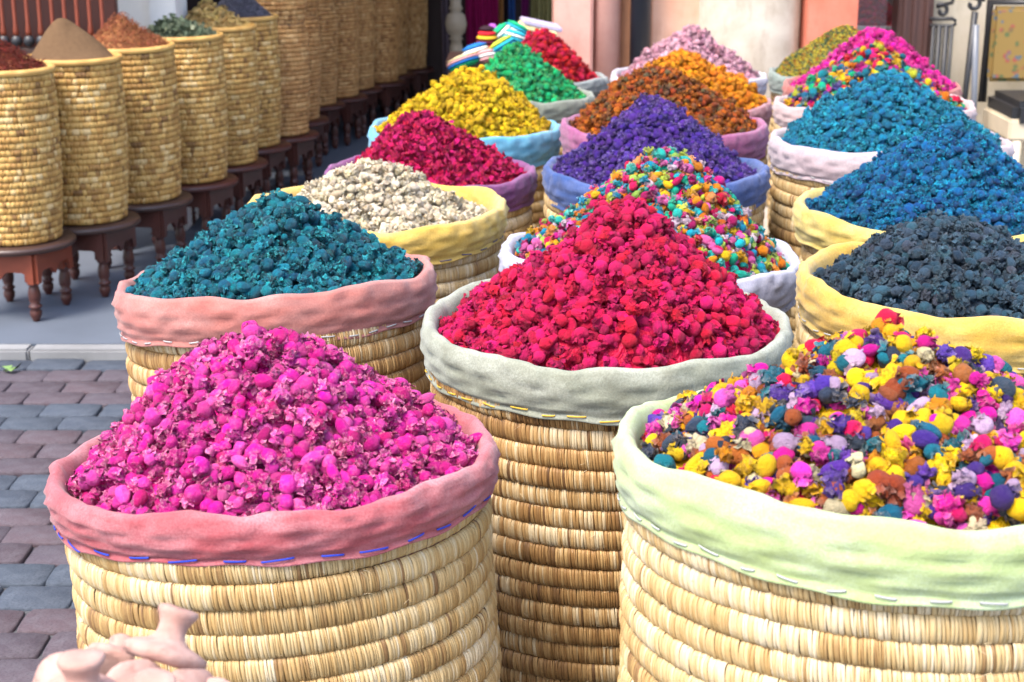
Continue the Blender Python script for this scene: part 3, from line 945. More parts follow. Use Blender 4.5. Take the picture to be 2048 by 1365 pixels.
# name, label of basket, label of heap, px x, px width, px rim row, R, cloth height, cloth, thread, flower, bud size, pieces, peak row, peak x, fine, tilt(y axis deg), n objects
T = [
    ('rose', 'wicker basket with a rose red cloth rim and blue stitches', 'heap of bright pink flower buds in the rose cloth basket', 552, 903, 905, .300, .064, S_blue, 'pink', .0245, G_ALL, 636, 560, True, 3.0, 300),
    ('lime', 'wicker basket with a pale lime green cloth rim', 'heap of multicoloured flower heads, many of them yellow, in the lime cloth basket', 1790, 1140, 885, .345, .088, S_white, 'multi_F', .0285, G_ALL, 628, 1735, True, -.8, 300),
    ('sage', 'brownish wicker basket with a sage grey cloth rim and yellow stitches', 'heap of crimson flower buds in the sage grey cloth basket', 1215, 764, 640, .315, .086, S_yellow, 'crimson', .0265, G_ALL, 406, 1240, True, 0, 300),
    ('salmon', 'wicker basket with a salmon pink cloth rim and white stitches', 'heap of dark teal flower buds in the salmon cloth basket', 550, 651, 550, .305, .088, S_white, 'teal', .0270, G_ALL, 410, 560, True, 3.0, 300),
    ('mustard', 'wicker basket with a yellow cloth rim, seam and white stitches', 'heap of slate grey flower buds in a yellow cloth basket', 1925, 670, 557, .295, .090, S_white, 'slate', .0250, G_ALL, 440, 1935, True, 0, 300),
    ('lilac', 'wicker basket with a pale lilac cloth rim', 'heap of small multicoloured flower heads in the lilac cloth basket', 1299, 612, 505, .310, .085, S_white, 'multi_L', .0230, G_ALL, 299, 1300, True, -1.5, 300),
    ('yellow', 'wicker basket with a warm yellow cloth rim and dark blue stitches', 'heap of cream white flower heads in a yellow cloth basket', 757, 535, 412, .300, .080, S_navy, 'white', .0240, G_CRUMP, 319, 750, True, 0, 300),
    ('lemon', 'wicker basket with a lemon yellow cloth rim', 'heap of deep blue flower buds in the lemon yellow cloth basket', 1870, 560, 418, .310, .080, None, 'blue', .0230, G_ALL, 242, 1905, True, 0, 300),
    ('plum', 'wicker basket with a plum purple cloth rim', 'heap of loose magenta red petals in the plum cloth basket', 862, 436, 345, .290, .085, None, 'magenta', .0190, G_PET, 222, 865, False, 0, 300),
    ('denim', 'wicker basket with a denim blue cloth rim', 'heap of purple flower buds in the denim blue cloth basket', 1309, 468, 338, .300, .085, None, 'purple', .0230, G_ALL, 203, 1300, True, 0, 300),
    ('blush', 'wicker basket with a pale blush cloth rim and thick coils', 'heap of turquoise blue flower buds in the pale blush cloth basket', 1778, 487, 278, .320, .088, S_white, 'turq', .0240, G_ALL, 156, 1765, True, 0, 300),
    ('sky', 'wicker basket with a sky blue cloth rim', 'heap of yellow flower heads in the sky blue cloth basket', 928, 400, 255, .310, .10, None, 'yellow', .0240, G_SMOOTH, 130, 930, False, 0, 300),
    ('mauve', 'wicker basket with a mauve pink cloth rim', 'heap of rust brown and orange flower heads in the mauve cloth basket', 1326, 422, 250, .310, .095, None, 'brown', .0230, G_CRUMP, 140, 1320, False, 0, 300),
    ('shell', 'wicker basket with a shell pink cloth rim', 'heap of large multicoloured flower heads in the shell pink cloth basket', 1745, 410, 208, .325, .085, None, 'multi_M', .0300, G_SMOOTH, 95, 1745, False, 0, 300),
    ('dusty', 'wicker basket with a dusty pink cloth rim', 'heap of orange flower heads in the dusty pink cloth basket', 1375, 350, 202, .300, .085, None, 'orange', .0260, G_SMOOTH, 98, 1365, False, 0, 250),
    ('coral', 'wicker basket with a coral red cloth rim', 'heap of hot pink flower heads in the coral cloth basket', 1745, 355, 172, .320, .085, None, 'pink2', .0280, G_SMOOTH, 63, 1745, False, 0, 250),
    ('greysage', 'wicker basket with a grey green cloth rim', 'heap of emerald green flower heads in a grey green cloth basket', 1045, 295, 190, .265, .085, None, 'green', .0270, G_ALL, 95, 1040, False, 0, 220),
    ('grey', 'wicker basket with a grey cloth rim', 'heap of deep red flower heads in the grey cloth basket', 1092, 262, 155, .270, .085, None, 'red', .0280, G_SMOOTH, 66, 1085, False, 0, 220),
    ('white', 'wicker basket with a white cloth rim', 'heap of pale dusty pink flower heads in the white cloth basket', 1375, 322, 152, .310, .085, None, 'palepink', .0260, G_ALL, 55, 1375, False, 0, 250),
    ('mint', 'wicker basket with a mint grey cloth rim', 'heap of fine yellow and green grains in the mint grey cloth basket', 1690, 310, 145, .330, .085, None, 'fine', .0120, FLAKE['grain'], 52, 1690, False, 0, 0),
]
for i, (cl, lb, lh, px, pw, py, R, hc, th, fl, size, pcs, pky, pkx, fine, ty, npart) in enumerate(T):
    d = FPX * 2 * R / pw
    c = at_depth(px, py, d)
    straw = M_straw_brown if cl in ('sage', 'salmon') else M_straw
    t = (math.radians({'rose': -3.0, 'lime': -4.2, 'salmon': -4.5, 'lilac': -1.0}.get(cl, 0)), math.radians(-ty))
    flower_basket(lb, c.x, c.y, c.z, R - .004, hc, C[cl], th, fine, 300 + i * 11, t, straw, stitch_len=.030 if cl == 'rose' else .022)
    Hh = (py - pky) * d / FPX / .955 - .010
    base = -.018 if cl not in ('mustard', 'yellow') else -.034
    Rin = R - .036
    nm = 'flower_heap' if cl not in ('plum', 'mint') else ('petal_heap' if cl == 'plum' else 'grain_heap')
    part = 'flower_bud' if nm == 'flower_heap' else ('petal' if cl == 'plum' else 'grain')
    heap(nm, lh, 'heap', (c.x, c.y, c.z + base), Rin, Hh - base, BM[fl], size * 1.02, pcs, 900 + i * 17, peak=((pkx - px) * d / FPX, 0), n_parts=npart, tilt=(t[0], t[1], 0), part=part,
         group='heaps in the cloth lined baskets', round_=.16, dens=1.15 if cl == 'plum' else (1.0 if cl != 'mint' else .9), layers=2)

# ------------------------------------------------------------------ spice baskets on stools
COIL_S = [coil_mesh('coil', .17, .0222, .0075, .0150, 5, 70 + i, None, .75, (1, 1, 2, 2), 0.0) for i in range(8)]
RIGHT = [118, 251, 359, 453, 514, 560, 612, 639, 673, 713, 749, 788, 815, 853, 884]
BOT = [495, 455, 412, 375, 340, 305, 285, 253, 222, 208, 190, 179, 162, 150, 133]
TOPY = [146, 118, 119, 102, 88, 72, 38, 20, 8, -10, -20, -28, -36, -44, -50]
STOOL_H = 0.27
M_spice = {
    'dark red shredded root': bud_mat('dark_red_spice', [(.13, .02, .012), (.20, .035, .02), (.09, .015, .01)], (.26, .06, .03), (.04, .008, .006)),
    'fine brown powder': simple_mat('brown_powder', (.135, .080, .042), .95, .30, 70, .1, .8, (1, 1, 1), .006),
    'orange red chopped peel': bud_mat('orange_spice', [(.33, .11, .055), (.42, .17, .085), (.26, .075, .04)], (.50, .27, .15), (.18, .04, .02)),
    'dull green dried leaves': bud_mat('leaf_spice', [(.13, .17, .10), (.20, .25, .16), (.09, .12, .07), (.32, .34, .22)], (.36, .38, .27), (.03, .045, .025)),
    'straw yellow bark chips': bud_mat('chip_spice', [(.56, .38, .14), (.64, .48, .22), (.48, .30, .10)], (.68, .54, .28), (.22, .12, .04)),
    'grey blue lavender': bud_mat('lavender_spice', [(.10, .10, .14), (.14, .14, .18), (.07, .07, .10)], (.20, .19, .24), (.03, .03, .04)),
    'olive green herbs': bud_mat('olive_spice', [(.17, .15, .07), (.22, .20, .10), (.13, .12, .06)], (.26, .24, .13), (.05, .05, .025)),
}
SPICE = ['dark red shredded root', 'fine brown powder', 'orange red chopped peel', 'dull green dried leaves', 'straw yellow bark chips', 'grey blue lavender', 'olive green herbs']
SKIND = ['shred', None, 'shred', 'leaf', 'chip', 'grain', 'leaf']
SSIZE = [.022, 0, .022, .026, .034, .012, .018]


def leg_profile(h):
    p = [(.017, 1), (.020, .97), (.020, .92), (.013, .90), (.019, .86), (.021, .82), (.014, .78), (.016, .74), (.020, .60), (.019, .48), (.014, .38), (.020, .35), (.021, .31), (.014, .28), (.019, .22), (.018, .12), (.012, .04), (.010, 0)]
    return [(r * 1.1, z * h) for r, z in p][::-1]


def apron_mesh(w, h, t, mat, seed):
    n = 24
    top, botm = [], []
    for i in range(n + 1):
        u = i / n
        x = (u - .5) * w
        s = abs(u - .5) * 2
        b = -h * (.62 + .38 * (1 if s > .80 else max(0, math.cos((s / .80) * math.pi * 1.5 + .4)) * .8))
        top.append((x, 0)); botm.append((x, b))
    V = [(x, y, z) for y in (-t / 2, t / 2) for (x, z) in top + botm]
    m = n + 1
    F = []
    for i in range(n):
        F.append((i, i + 1, m + i + 1, m + i)[::-1])
        F.append((2 * m + i, 2 * m + i + 1, 3 * m + i + 1, 3 * m + i))
        F.append((m + i, m + i + 1, 3 * m + i + 1, 3 * m + i)[::-1])
        F.append((i, i + 1, 2 * m + i + 1, 2 * m + i))
    F += [(0, m, 3 * m, 2 * m), (n, 2 * m + n, 3 * m + n, m + n)]
    return mesh('apron', V, F, mat, False)


def stool(label, x, y, rz, k):
    root = tag(empty('stool', (x, y, PZ), (0, 0, rz)), label, 'stool', 'stools under the spice baskets')
    mt = M_wood_red if k == 0 else M_wood
    prof = [(.17, .244), (.198, .246), (.205, .252), (.205, .262), (.198, .269), (.12, .270), (.0, .270)]
    add('seat', lathe('seat', prof[:-1], M_wood_dark if k < 3 else M_wood, 40), root)
    w = .27
    for s in range(4):
        a = s * math.pi / 2
        add('apron', apron_mesh(w - .012, .105, .014, mt, k), root, (-math.sin(a) * -w / 2, math.cos(a) * -w / 2, .2435), (0, 0, a))
    lm = lathe('leg', leg_profile(.165), M_wood, 12)
    for sx in (-1, 1):
        for sy in (-1, 1):
            o = add('leg', lm, root, (sx * (w / 2 - .022), sy * (w / 2 - .022), 0))
    bl = box_mesh('corner_block', .04, .04, .10, mt, .003)
    for sx in (-1, 1):
        for sy in (-1, 1):
            add('corner_block', bl, root, (sx * (w / 2 - .028), sy * (w / 2 - .028), .19))
    return root


zs = PZ + STOOL_H
ORD = ['first', 'second', 'third', 'fourth', 'fifth', 'sixth', 'seventh', 'eighth', 'ninth', 'tenth', 'eleventh', 'twelfth', 'thirteenth', 'fourteenth', 'fifteenth']
prev = None
for i in range(15):
    p = at_z(RIGHT[i], BOT[i] - 12, zs)
    Rb = .172 if i < 5 else .165
    cx, cy = p.x - Rb * .97, p.y + .06
    if prev is not None:                              # keep neighbours from cutting into each other
        dx, dy = cx - prev[0], cy - prev[1]
        D = math.hypot(dx, dy)
        need = .342
        if D < need: cx, cy = prev[0] + dx / D * need, prev[1] + dy / D * need
    prev = (cx, cy)
    full = i < 7
    hb = .585 if i < 6 else .70
    what = SPICE[i] if full else None
    lab = ('tall golden wicker basket holding ' + what) if full else ('tall wicker basket, %s of the row counted from the dark red screen' % ORD[i])
    lean_ = random.Random(60 + i)
    root = tag(empty('spice_basket', (cx, cy, zs + .004), (lean_.uniform(-.016, .016), lean_.uniform(-.018, .018), 0)), lab, 'basket', 'tall wicker spice baskets on stools')
    nco = int(hb / .0222)
    r = random.Random(800 + i)
    for k in range(nco):
        u = (k + .5) / nco
        rad = Rb * (.90 + .10 * math.sin(min(1, u * 1.25 + .12) * math.pi * .5) + .035 * math.sin(u * math.pi)) - (.018 * math.exp(-((u - .78) / .07) ** 2) if i >= 6 else 0) + r.uniform(-.0012, .0012)
        o = add('coil', COIL_S[r.randrange(8)], root, (0, 0, (k + .5) * .0222), (r.uniform(-.006, .006), r.uniform(-.006, .006), r.uniform(0, 6.28)), (rad / .17, rad / .17, r.uniform(.98, 1.06)))
        obj_mat(o, M_straw_far if i < 6 else M_straw_orange)
    add('inner_wall', lathe('inner_wall', [(Rb * .80, .003), (Rb * .86, .02), (Rb * .90, hb * .5), (Rb * .91, hb - .008)], M_lining, 28), root)
    rim = [(Rb + .003, hb - .006), (Rb + .008, hb + .002), (Rb + .004, hb + .012), (Rb - .006, hb + .015), (Rb - .016, hb + .008), (Rb - .018, hb - .01)]
    rm = lathe('rim', rim, M_straw_far, 40, True, False)
    a_ = rm.attributes.new('tone', 'FLOAT', 'POINT')
    a_.data.foreach_set('value', RNG.uniform(.15, .45, len(rm.vertices)).astype(np.float32))
    add('rim', rm, root)
    c0 = (cx, cy, zs + hb + .004)
    if full:
        px_top = 110 if i == 1 else None
        if SKIND[i] is None:
            heap('spice_heap', 'smooth cone of fine brown powder in a tall wicker basket', 'heap', c0, Rb - .018, .142, M_spice[what], .01, [], 50 + i, peak=(-.05, .03), flat=True, lump=.009, group='spice heaps', round_=.36)
        else:
            heap('spice_heap', 'heap of %s in a tall wicker basket' % what, 'heap', c0, Rb - .012, (.12, 0, .125, .085, .115, .13, .12)[i], M_spice[what], SSIZE[i], FLAKE[SKIND[i]], 50 + i, peak=(-.04, .03), n_parts=120 if SKIND[i] in ('leaf', 'chip') else 0,
                 part={'shred': 'shred', 'leaf': 'leaf', 'chip': 'chip', 'grain': 'grain'}[SKIND[i]], group='spice heaps', round_=.18, lump=.008, dens=1.5)
    sl = {0: 'rust red wooden stool with scalloped apron under the dark red root basket', 1: 'dark wooden stool under the brown powder basket', 2: 'dark wooden stool under the orange peel basket', 3: 'dark wooden stool under the green leaf basket', 4: 'dark wooden stool under the bark chip basket', 5: 'dark wooden stool under the lavender basket', 6: 'dark wooden stool under the olive herb basket'}.get(i, 'dark wooden stool, %s of the row counted from the dark red screen' % ORD[i])
    stool(sl, cx, cy, math.radians(-12 + (i * 37 % 11) * .4), i)

# ------------------------------------------------------------------ shop shell behind
def wall(name, label, cat, pts, thick, z0, z1, mat, kind=None):
    """an upright slab along pts[0]-pts[1] in plan"""
    (x0, y0), (x1, y1) = pts
    L = math.hypot(x1 - x0, y1 - y0)
    o = add(name, box_mesh(name, L, thick, z1 - z0, mat, .004), None, ((x0 + x1) / 2, (y0 + y1) / 2, (z0 + z1) / 2), (0, 0, math.atan2(y1 - y0, x1 - x0)))
    return tag(o, label, cat, kind=kind)


def plaster(name, a, b, stain, sc=4):
    a, b, stain = (tuple(x * 1.0 for x in k) for k in (a, b, stain))
    t = NT(name)
    v = t.coord('Object')
    f = t.noise(v, sc, 6, .6, .2)
    g = t.noise(t.coord('Object', (1, 1, .35)), sc * 3, 6, .65)
    c = t.mix(t.remap(f, .35, .65, 0, 1), a, b)
    c = t.mix(t.remap(g, .52, .75, 0, .6), c, stain)
    t.bump(t.noise(v, 70, 5), .3, .004)
    return t.out(c, .85, .2)


M_pl_pink = plaster('pink_plaster', (.62, .31, .25), (.70, .39, .32), (.50, .22, .18))
M_pl_peach = plaster('peach_plaster', (.66, .36, .24), (.72, .44, .32), (.50, .24, .16))
M_pl_beige = plaster('beige_plaster', (.28, .235, .18), (.42, .37, .31), (.17, .125, .09))
M_pl_coral = plaster('coral_plaster', (.60, .16, .10), (.66, .22, .15), (.46, .11, .07))
M_pl_cream = plaster('cream_plaster', (.48, .41, .29), (.56, .49, .38), (.36, .29, .20))
M_pl_white = plaster('white_plaster', (.62, .61, .58), (.70, .69, .67), (.50, .47, .42))
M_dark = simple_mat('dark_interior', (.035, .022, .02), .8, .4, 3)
M_tan = simple_mat('ochre_strip', (.32, .15, .08), .7, .3, 9)
M_pipe = simple_mat('navy_pipe_paint', (.016, .020, .030), .4, .3, 9, .5)

PY = 7.55
ZT = 3.2


def xs(px, Y, py=60): return at(px, py, Y).x


x0, x1 = xs(1108, PY), xs(1186, PY)
pil = tag(empty('pillar', ((x0 + x1) / 2, PY + .2, 0)), 'square pink plastered pillar behind the red flower heap', 'pillar')
add('shaft', box_mesh('shaft', x1 - x0, .42, ZT, M_pl_pink, .012), pil, (0, 0, ZT / 2))
add('plinth', box_mesh('plinth', x1 - x0 + .03, .46, .3, M_pl_pink, .012), pil, (0, 0, .15))
x0, x1 = xs(1188, PY), xs(1243, PY)
pl2 = tag(empty('pillar', ((x0 + x1) / 2, PY + .07, 0)), 'slim rounded pink pillar beside the dark drainpipe', 'pillar')
add('shaft', lathe('shaft', [((x1 - x0) / 2, 0), ((x1 - x0) / 2, ZT)], M_pl_pink, 32), pl2)
wall('wall_strip', 'narrow ochre brown wall strip next to the dark drainpipe', 'wall', ((xs(1236, PY + .15), PY + .15), (xs(1262, PY + .15), PY + .15)), .1, 0, ZT, M_tan)
xc = xs(1281, PY + .02)
pp = tag(empty('drainpipe', (xc, PY + .02, 0)), 'dark navy drainpipe between pink and peach plaster', 'pipe')
wp = (xs(1302, PY) - xs(1260, PY)) / 2
add('pipe', lathe('pipe', [(wp, .0), (wp, ZT)], M_pipe, 24), pp)
for z in (.5, 1.9): add('bracket', lathe('bracket', [(wp + .002, z), (wp + .006, z + .004), (wp + .006, z + .03), (wp + .002, z + .034)], M_pipe, 24, True, False), pp)
wall('peach_wall', 'peach plastered wall strip beside the dark drainpipe', 'wall', ((xs(1300, PY + .22), PY + .22), (xs(1420, PY + .22), PY + .22)), .2, 0, ZT, M_pl_peach)
x0, x1 = xs(1390, PY + .1), xs(1606, PY + .1)
rc = (x1 - x0) / 2
colm = tag(empty('column', ((x0 + x1) / 2, PY + .1 + rc * .45, 0)), 'stout round beige plastered column with stains', 'column')
add('shaft', lathe('shaft', [(rc * 1.08, 0), (rc * 1.08, .25), (rc, .28), (rc, ZT)], M_pl_beige, 56), colm)
wall('coral_wall', 'coral red plastered wall end behind the grain heap', 'wall', ((xs(1603, PY + .16), PY + .16), (xs(1701, PY + .16), PY + .16)), .3, 0, ZT, M_pl_coral)

# shop window with a red heap behind its pane
GY = PY + .55
M_glass = NT('window_glass')
M_glass.bsdf.inputs['Transmission Weight'].default_value = 0.0
tr = M_glass.new('BsdfTransparent')
gl = M_glass.new('BsdfGlossy')
gl.inputs['Roughness'].default_value = .04
mx = M_glass.new('MixShader')
mx.inputs[0].default_value = .12
M_glass.link(tr.outputs[0], mx.inputs[1]); M_glass.link(gl.outputs[0], mx.inputs[2])
M_glass.link(mx.outputs[0], M_glass.n['Material Output'].inputs[0])
M_glass = M_glass.m
win = tag(empty('shop_window', (xs(1745, GY), GY, 0)), 'shop window pane in dark wood between coral wall and cream wall', 'window')
wL, wR = xs(1696, GY) - xs(1745, GY), xs(1800, GY) - xs(1745, GY)
add('pane', box_mesh('pane', wR - wL, .006, 1.6, M_glass, 0), win, ((wL + wR) / 2, 0, 1.5))
add('sill', box_mesh('sill', wR - wL, .12, .68, M_wood_dark, .01), win, ((wL + wR) / 2, .0, .34))
x0, x1 = xs(1792, GY - .1), xs(1862, GY - .1)
post = tag(empty('door_post', ((x0 + x1) / 2, GY - .06, 0)), 'dark brown moulded wooden door post', 'post')
M_post = simple_mat('brown_door_wood', (.095, .045, .036), .45, .35, 14, .4, .2, (1, 1, .2))
add('shaft', box_mesh('shaft', x1 - x0, .14, ZT, M_post, .006), post, (0, 0, ZT / 2))
for k in (-.32, -.05, .3):
    add('moulding', box_mesh('moulding', (x1 - x0) * .14, .02, ZT, M_post, .005), post, ((x1 - x0) * k, -.078, ZT / 2))
M_bowl = simple_mat('white_ceramic', (.62, .60, .56), .35, .15, 8, .5)
bp = at(1735, 44, GY + .45)
bowl = tag(add('bowl', lathe('bowl', [(.08, -.16), (.20, -.10), (.27, -.03), (.285, .0), (.275, .002), (.20, -.06)], M_bowl, 40), None, bp), 'white bowl holding red flowers behind the window pane', 'bowl')
tag(add('display_stand', box_mesh('display_stand', .5, .5, bp.z - .165, M_wood_dark, .01), None, (bp.x, bp.y, (bp.z - .165) / 2)), 'dark wooden display stand under the white bowl', 'stand')
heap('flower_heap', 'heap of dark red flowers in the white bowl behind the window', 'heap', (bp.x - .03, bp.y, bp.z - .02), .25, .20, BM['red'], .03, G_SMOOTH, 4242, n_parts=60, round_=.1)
# cream wall and what hangs on it
wall('cream_wall', 'cream plastered wall behind the wrought iron stand', 'wall', ((xs(1855, GY), GY + .12), (xs(2330, GY), GY + .12)), .2, 0, ZT, M_pl_cream)
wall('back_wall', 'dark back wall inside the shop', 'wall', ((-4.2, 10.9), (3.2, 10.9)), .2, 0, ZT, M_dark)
IY = GY - .18


def spiral(c, r0, r1, a0, a1, n=22):
    return [(c[0] + (r0 + (r1 - r0) * i / n) * math.cos(a0 + (a1 - a0) * i / n), c[1], c[2] + (r0 + (r1 - r0) * i / n) * math.sin(a0 + (a1 - a0) * i / n)) for i in range(n + 1)]


st = tag(empty('iron_stand', (xs(1886, IY), IY, 0)), 'black wrought iron stand with scroll top and slim upright bars', 'stand')
q = lambda px, py, Y=IY: at(px, py, Y) - Vector((xs(1886, IY), IY, 0))
for px in (1867, 1879, 1893, 1904):
    a, b = q(px, 52), q(px, 52)
    b.z = .02
    add('upright_bar', tube_mesh('upright_bar', [a, b], .010 if px in (1867, 1904) else .014, M_iron), st)
pts = [q(1860, 52), q(1905, 52), q(1911, 48), q(1911, 42), q(1905, 38), q(1860, 38)]
add('collar', tube_mesh('collar', pts, .009, M_iron), st)
cpt = q(1884, 22)
sc_ = spiral((cpt.x, cpt.y, cpt.z), .008, .034, 2.6, 2.6 + 6.2)
end = q(1912, -40)
add('scroll', tube_mesh('scroll', sc_ + [tuple(q(1904, 6)), tuple(q(1910, -15)), tuple(end)], .010, M_iron), st)
add('foot', lathe('foot', [(.14, 0), (.14, .02), (.05, .03)], M_iron, 24), st)
hk = tag(empty('iron_hook_pole', (xs(1945, IY - .1), IY - .1, 0)), 'black wrought iron pole topped with a curled hook', 'pole')
q2 = lambda px, py: at(px, py, IY - .1) - Vector((xs(1945, IY - .1), IY - .1, 0))
a, b = q2(1950, 24), q2(1930, 190)
b2 = b + (b - a).normalized() * ((b.z - .0) / max(.05, -(b - a).normalized().z)) * .995
add('pole', tube_mesh('pole', [a, b, b2], [.016, .014, .014], M_iron), hk)
cpt = q2(1942, 8)
add('hook', tube_mesh('hook', spiral((cpt.x + .01, cpt.y, cpt.z), .012, .044, 2.8, 2.8 + 5.8) + [tuple(q2(1968, 0)), tuple(q2(1972, -20))], .011, M_iron), hk)
M_steel = simple_mat('pale_steel', (.13, .14, .16), .35, .2, 30, .5)
lo = at(1948, 200, IY - .18); hi_ = at(1952, 50, IY - .18)
tag(add('broom_pole', tube_mesh('broom_pole', [(hi_.x, hi_.y, hi_.z), (lo.x, lo.y, lo.z), (lo.x + .01, lo.y, .0)], .016, M_steel)), 'pale metal pole standing against the iron hook pole', 'pole')
# chair with patterned back
t = NT('yellow_patterned_fabric')
v = t.coord('Object', (1, 1, 1))
vo = t.new('TexVoronoi'); vo.inputs['Scale'].default_value = 28
t.link(v, vo.inputs['Vector'])
dcol = t.ramp(t.noise(v, 9, 2), [(.42, (.10, .12, .05)), (.5, (.30, .08, .05)), (.58, (.08, .12, .14))])
cc = t.mix(t.remap(vo.outputs['Distance'], .28, .42, 1, 0), (.24, .155, .05), dcol)
M_fab = t.out(cc, .85, .15)
M_blk = simple_mat('black_leather', (.018, .018, .02), .4, .3, 20, .5)
M_cream_wood = simple_mat('cream_painted_wood', (.55, .47, .34), .5, .2, 9, .4)
CY = GY - .30
o = at(2060, 200, CY)
ch = tag(empty('armchair', (o.x, CY, 0)), 'black framed armchair with yellow patterned back and black seat', 'chair')
q3 = lambda px, py, dy=0: at(px, py, CY + dy) - Vector((o.x, CY, 0))
tl, br = q3(1996, 16), q3(2150, 168)
add('backrest', box_mesh('backrest', br.x - tl.x, .07, tl.z - br.z, M_fab, .02), ch, ((tl.x + br.x) / 2, .10, (tl.z + br.z) / 2))
fr = tube_mesh('back_frame', [(tl.x - .01, .10, br.z - .1), (tl.x - .01, .10, tl.z + .02), (br.x + .01, .10, tl.z + .02), (br.x + .01, .10, br.z - .1)], .022, M_blk, 8)
add('back_frame', fr, ch)
s1, s2 = q3(1985, 178), q3(2150, 226)
add('seat', box_mesh('seat', s2.x - s1.x, .46, .13, M_blk, .03), ch, ((s1.x + s2.x) / 2, -.14, (s1.z + s2.z) / 2 - .02))
add('seat_rail', box_mesh('seat_rail', s2.x - s1.x + .03, .44, .10, M_cream_wood, .01), ch, ((s1.x + s2.x) / 2, -.14, s2.z - .03))
for sx in (s1.x + .03, s2.x - .03):
    for sy in (-.33, .06):
        add('leg', lathe('leg', [(.02, 0), (.03, (s2.z - .08))], M_cream_wood, 12), ch, (sx, sy, 0))
# dark floor of the shop beyond the baskets
fl = mesh('terrace_floor', [(-.1, 6.9, .006), (6, 6.9, .006), (6, 10.9, .006), (-.1, 10.9, .006)], [(0, 1, 2, 3)], simple_mat('pale_stone_floor', (.40, .36, .31), .6, .2, 3), False)
tag(add('terrace_floor', fl), kind='structure')

# deep interior on the side of the spice baskets
RX0 = -4.2
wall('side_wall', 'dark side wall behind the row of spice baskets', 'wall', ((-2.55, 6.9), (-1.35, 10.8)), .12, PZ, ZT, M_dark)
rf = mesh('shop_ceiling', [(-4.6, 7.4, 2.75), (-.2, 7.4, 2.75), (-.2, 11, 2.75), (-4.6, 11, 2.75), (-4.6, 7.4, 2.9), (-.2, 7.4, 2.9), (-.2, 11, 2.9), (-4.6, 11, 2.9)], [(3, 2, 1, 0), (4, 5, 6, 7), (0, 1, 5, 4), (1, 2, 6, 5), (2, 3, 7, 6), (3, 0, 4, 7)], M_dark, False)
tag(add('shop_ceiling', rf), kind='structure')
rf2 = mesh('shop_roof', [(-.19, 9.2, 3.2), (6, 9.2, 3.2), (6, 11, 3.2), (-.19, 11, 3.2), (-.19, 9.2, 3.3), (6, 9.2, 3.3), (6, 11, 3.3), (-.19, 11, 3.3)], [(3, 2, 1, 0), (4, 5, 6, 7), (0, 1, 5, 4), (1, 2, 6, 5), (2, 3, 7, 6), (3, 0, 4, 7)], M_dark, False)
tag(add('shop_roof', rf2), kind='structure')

# white wall end and the dark red spindle screen
WY = 7.0
wp_ = tag(empty('white_pier', ((xs(228, WY) + xs(362, WY)) / 2, WY, 0)), 'white plastered wall pier beside the dark red screen', 'wall')
x0, x1, x2 = xs(226, WY), xs(311, WY), xs(364, WY)
add('face', box_mesh('face', x1 - x0, .2, ZT - .3, M_pl_white, .006), wp_, ((x0 + x1) / 2 - (xs(228, WY) + xs(362, WY)) / 2, .04, PZ + (ZT - .3) / 2))
add('corner', box_mesh('corner', x2 - x1, .26, ZT - .3, M_pl_white, .006), wp_, ((x1 + x2) / 2 - (xs(228, WY) + xs(362, WY)) / 2 + .002, 0, PZ + (ZT - .3) / 2))
SY = 6.45
sc0, sc1 = xs(-130, SY), xs(229, SY)
scr = tag(empty('spindle_screen', ((sc0 + sc1) / 2, SY, PZ)), 'dark red wooden screen with a row of thin spindles', 'screen')
add('panel', box_mesh('panel', sc1 - sc0, .04, 2.2, M_wood, .006), scr, (0, .07, 1.1))
zb = at(100, 72, SY).z - PZ
k = 0
px = -120
rod = lathe('spindle', [(.010, 0), (.012, .02), (.008, .05), (.010, .5), (.008, 1.2)], M_wood_red, 10)
ball = lathe('ball', [(.004, -.024), (.017, -.017), (.024, 0), (.017, .017), (.004, .024)], M_iron, 14)
while px < 225:
    X_ = xs(px, SY - .03) - (sc0 + sc1) / 2
    s_ = add('spindle', rod, scr, (X_, -.02, zb))
    add('ball', ball, s_, (0, 0, -.018))
    px += 25
add('rail', box_mesh('rail', sc1 - sc0, .05, .06, M_wood_dark, .006), scr, (0, -.005, zb - .075))

# turned post, hangings
NY = 9.75
npst = tag(empty('turned_post', (xs(912, NY), NY, 0)), 'beige turned wooden post with a round knob', 'post')
M_beige = simple_mat('beige_paint', (.30, .25, .18), .5, .2, 9)
kz = at(912, 48, NY).z
add('shaft', lathe('shaft', [(.045, PZ), (.045, kz - .35), (.035, kz - .25), (.040, kz - .14), (.030, kz - .10), (.045, kz - .09), (.030, kz - .075), (.055, kz - .05), (.066, kz), (.055, kz + .05), (.030, kz + .075), (.043, kz + .09), (.032, kz + .11), (.036, kz + .5), (.036, ZT - .5)], M_beige, 24), npst)


def hanging(name, label, cat, pxa, pxb, Y, col, z0=.25, z1=2.9, waves=5, seed=1):
    xa, xb = xs(pxa, Y, 40), xs(pxb, Y, 40)
    n, m = 40, 6
    r = random.Random(seed)
    ph = r.uniform(0, 6)
    V, F = [], []
    for side in (0, 1):
        for j in range(m):
            zz = z0 + (z1 - z0) * j / (m - 1)
            for i in range(n):
                u = i / (n - 1)
                V.append((xa + (xb - xa) * u + .006 * math.sin(zz * 4 + ph), Y + .02 * math.sin(u * waves * 6.28 + ph + zz * .6) + side * .006, zz))
    F = grid_faces(m, n, False)
    F = F + [tuple(m * n + q for q in reversed(f)) for f in F]
    for j in range(m - 1):
        F += [(j * n, (j + 1) * n, m * n + (j + 1) * n, m * n + j * n), (j * n + n - 1, m * n + j * n + n - 1, m * n + (j + 1) * n + n - 1, (j + 1) * n + n - 1)]
    return tag(add(name, mesh(name, V, F, simple_mat(name + '_cloth', col, .9, .25, 14, .1, .3))), label, cat, 'cloths hanging at the back of the shop')


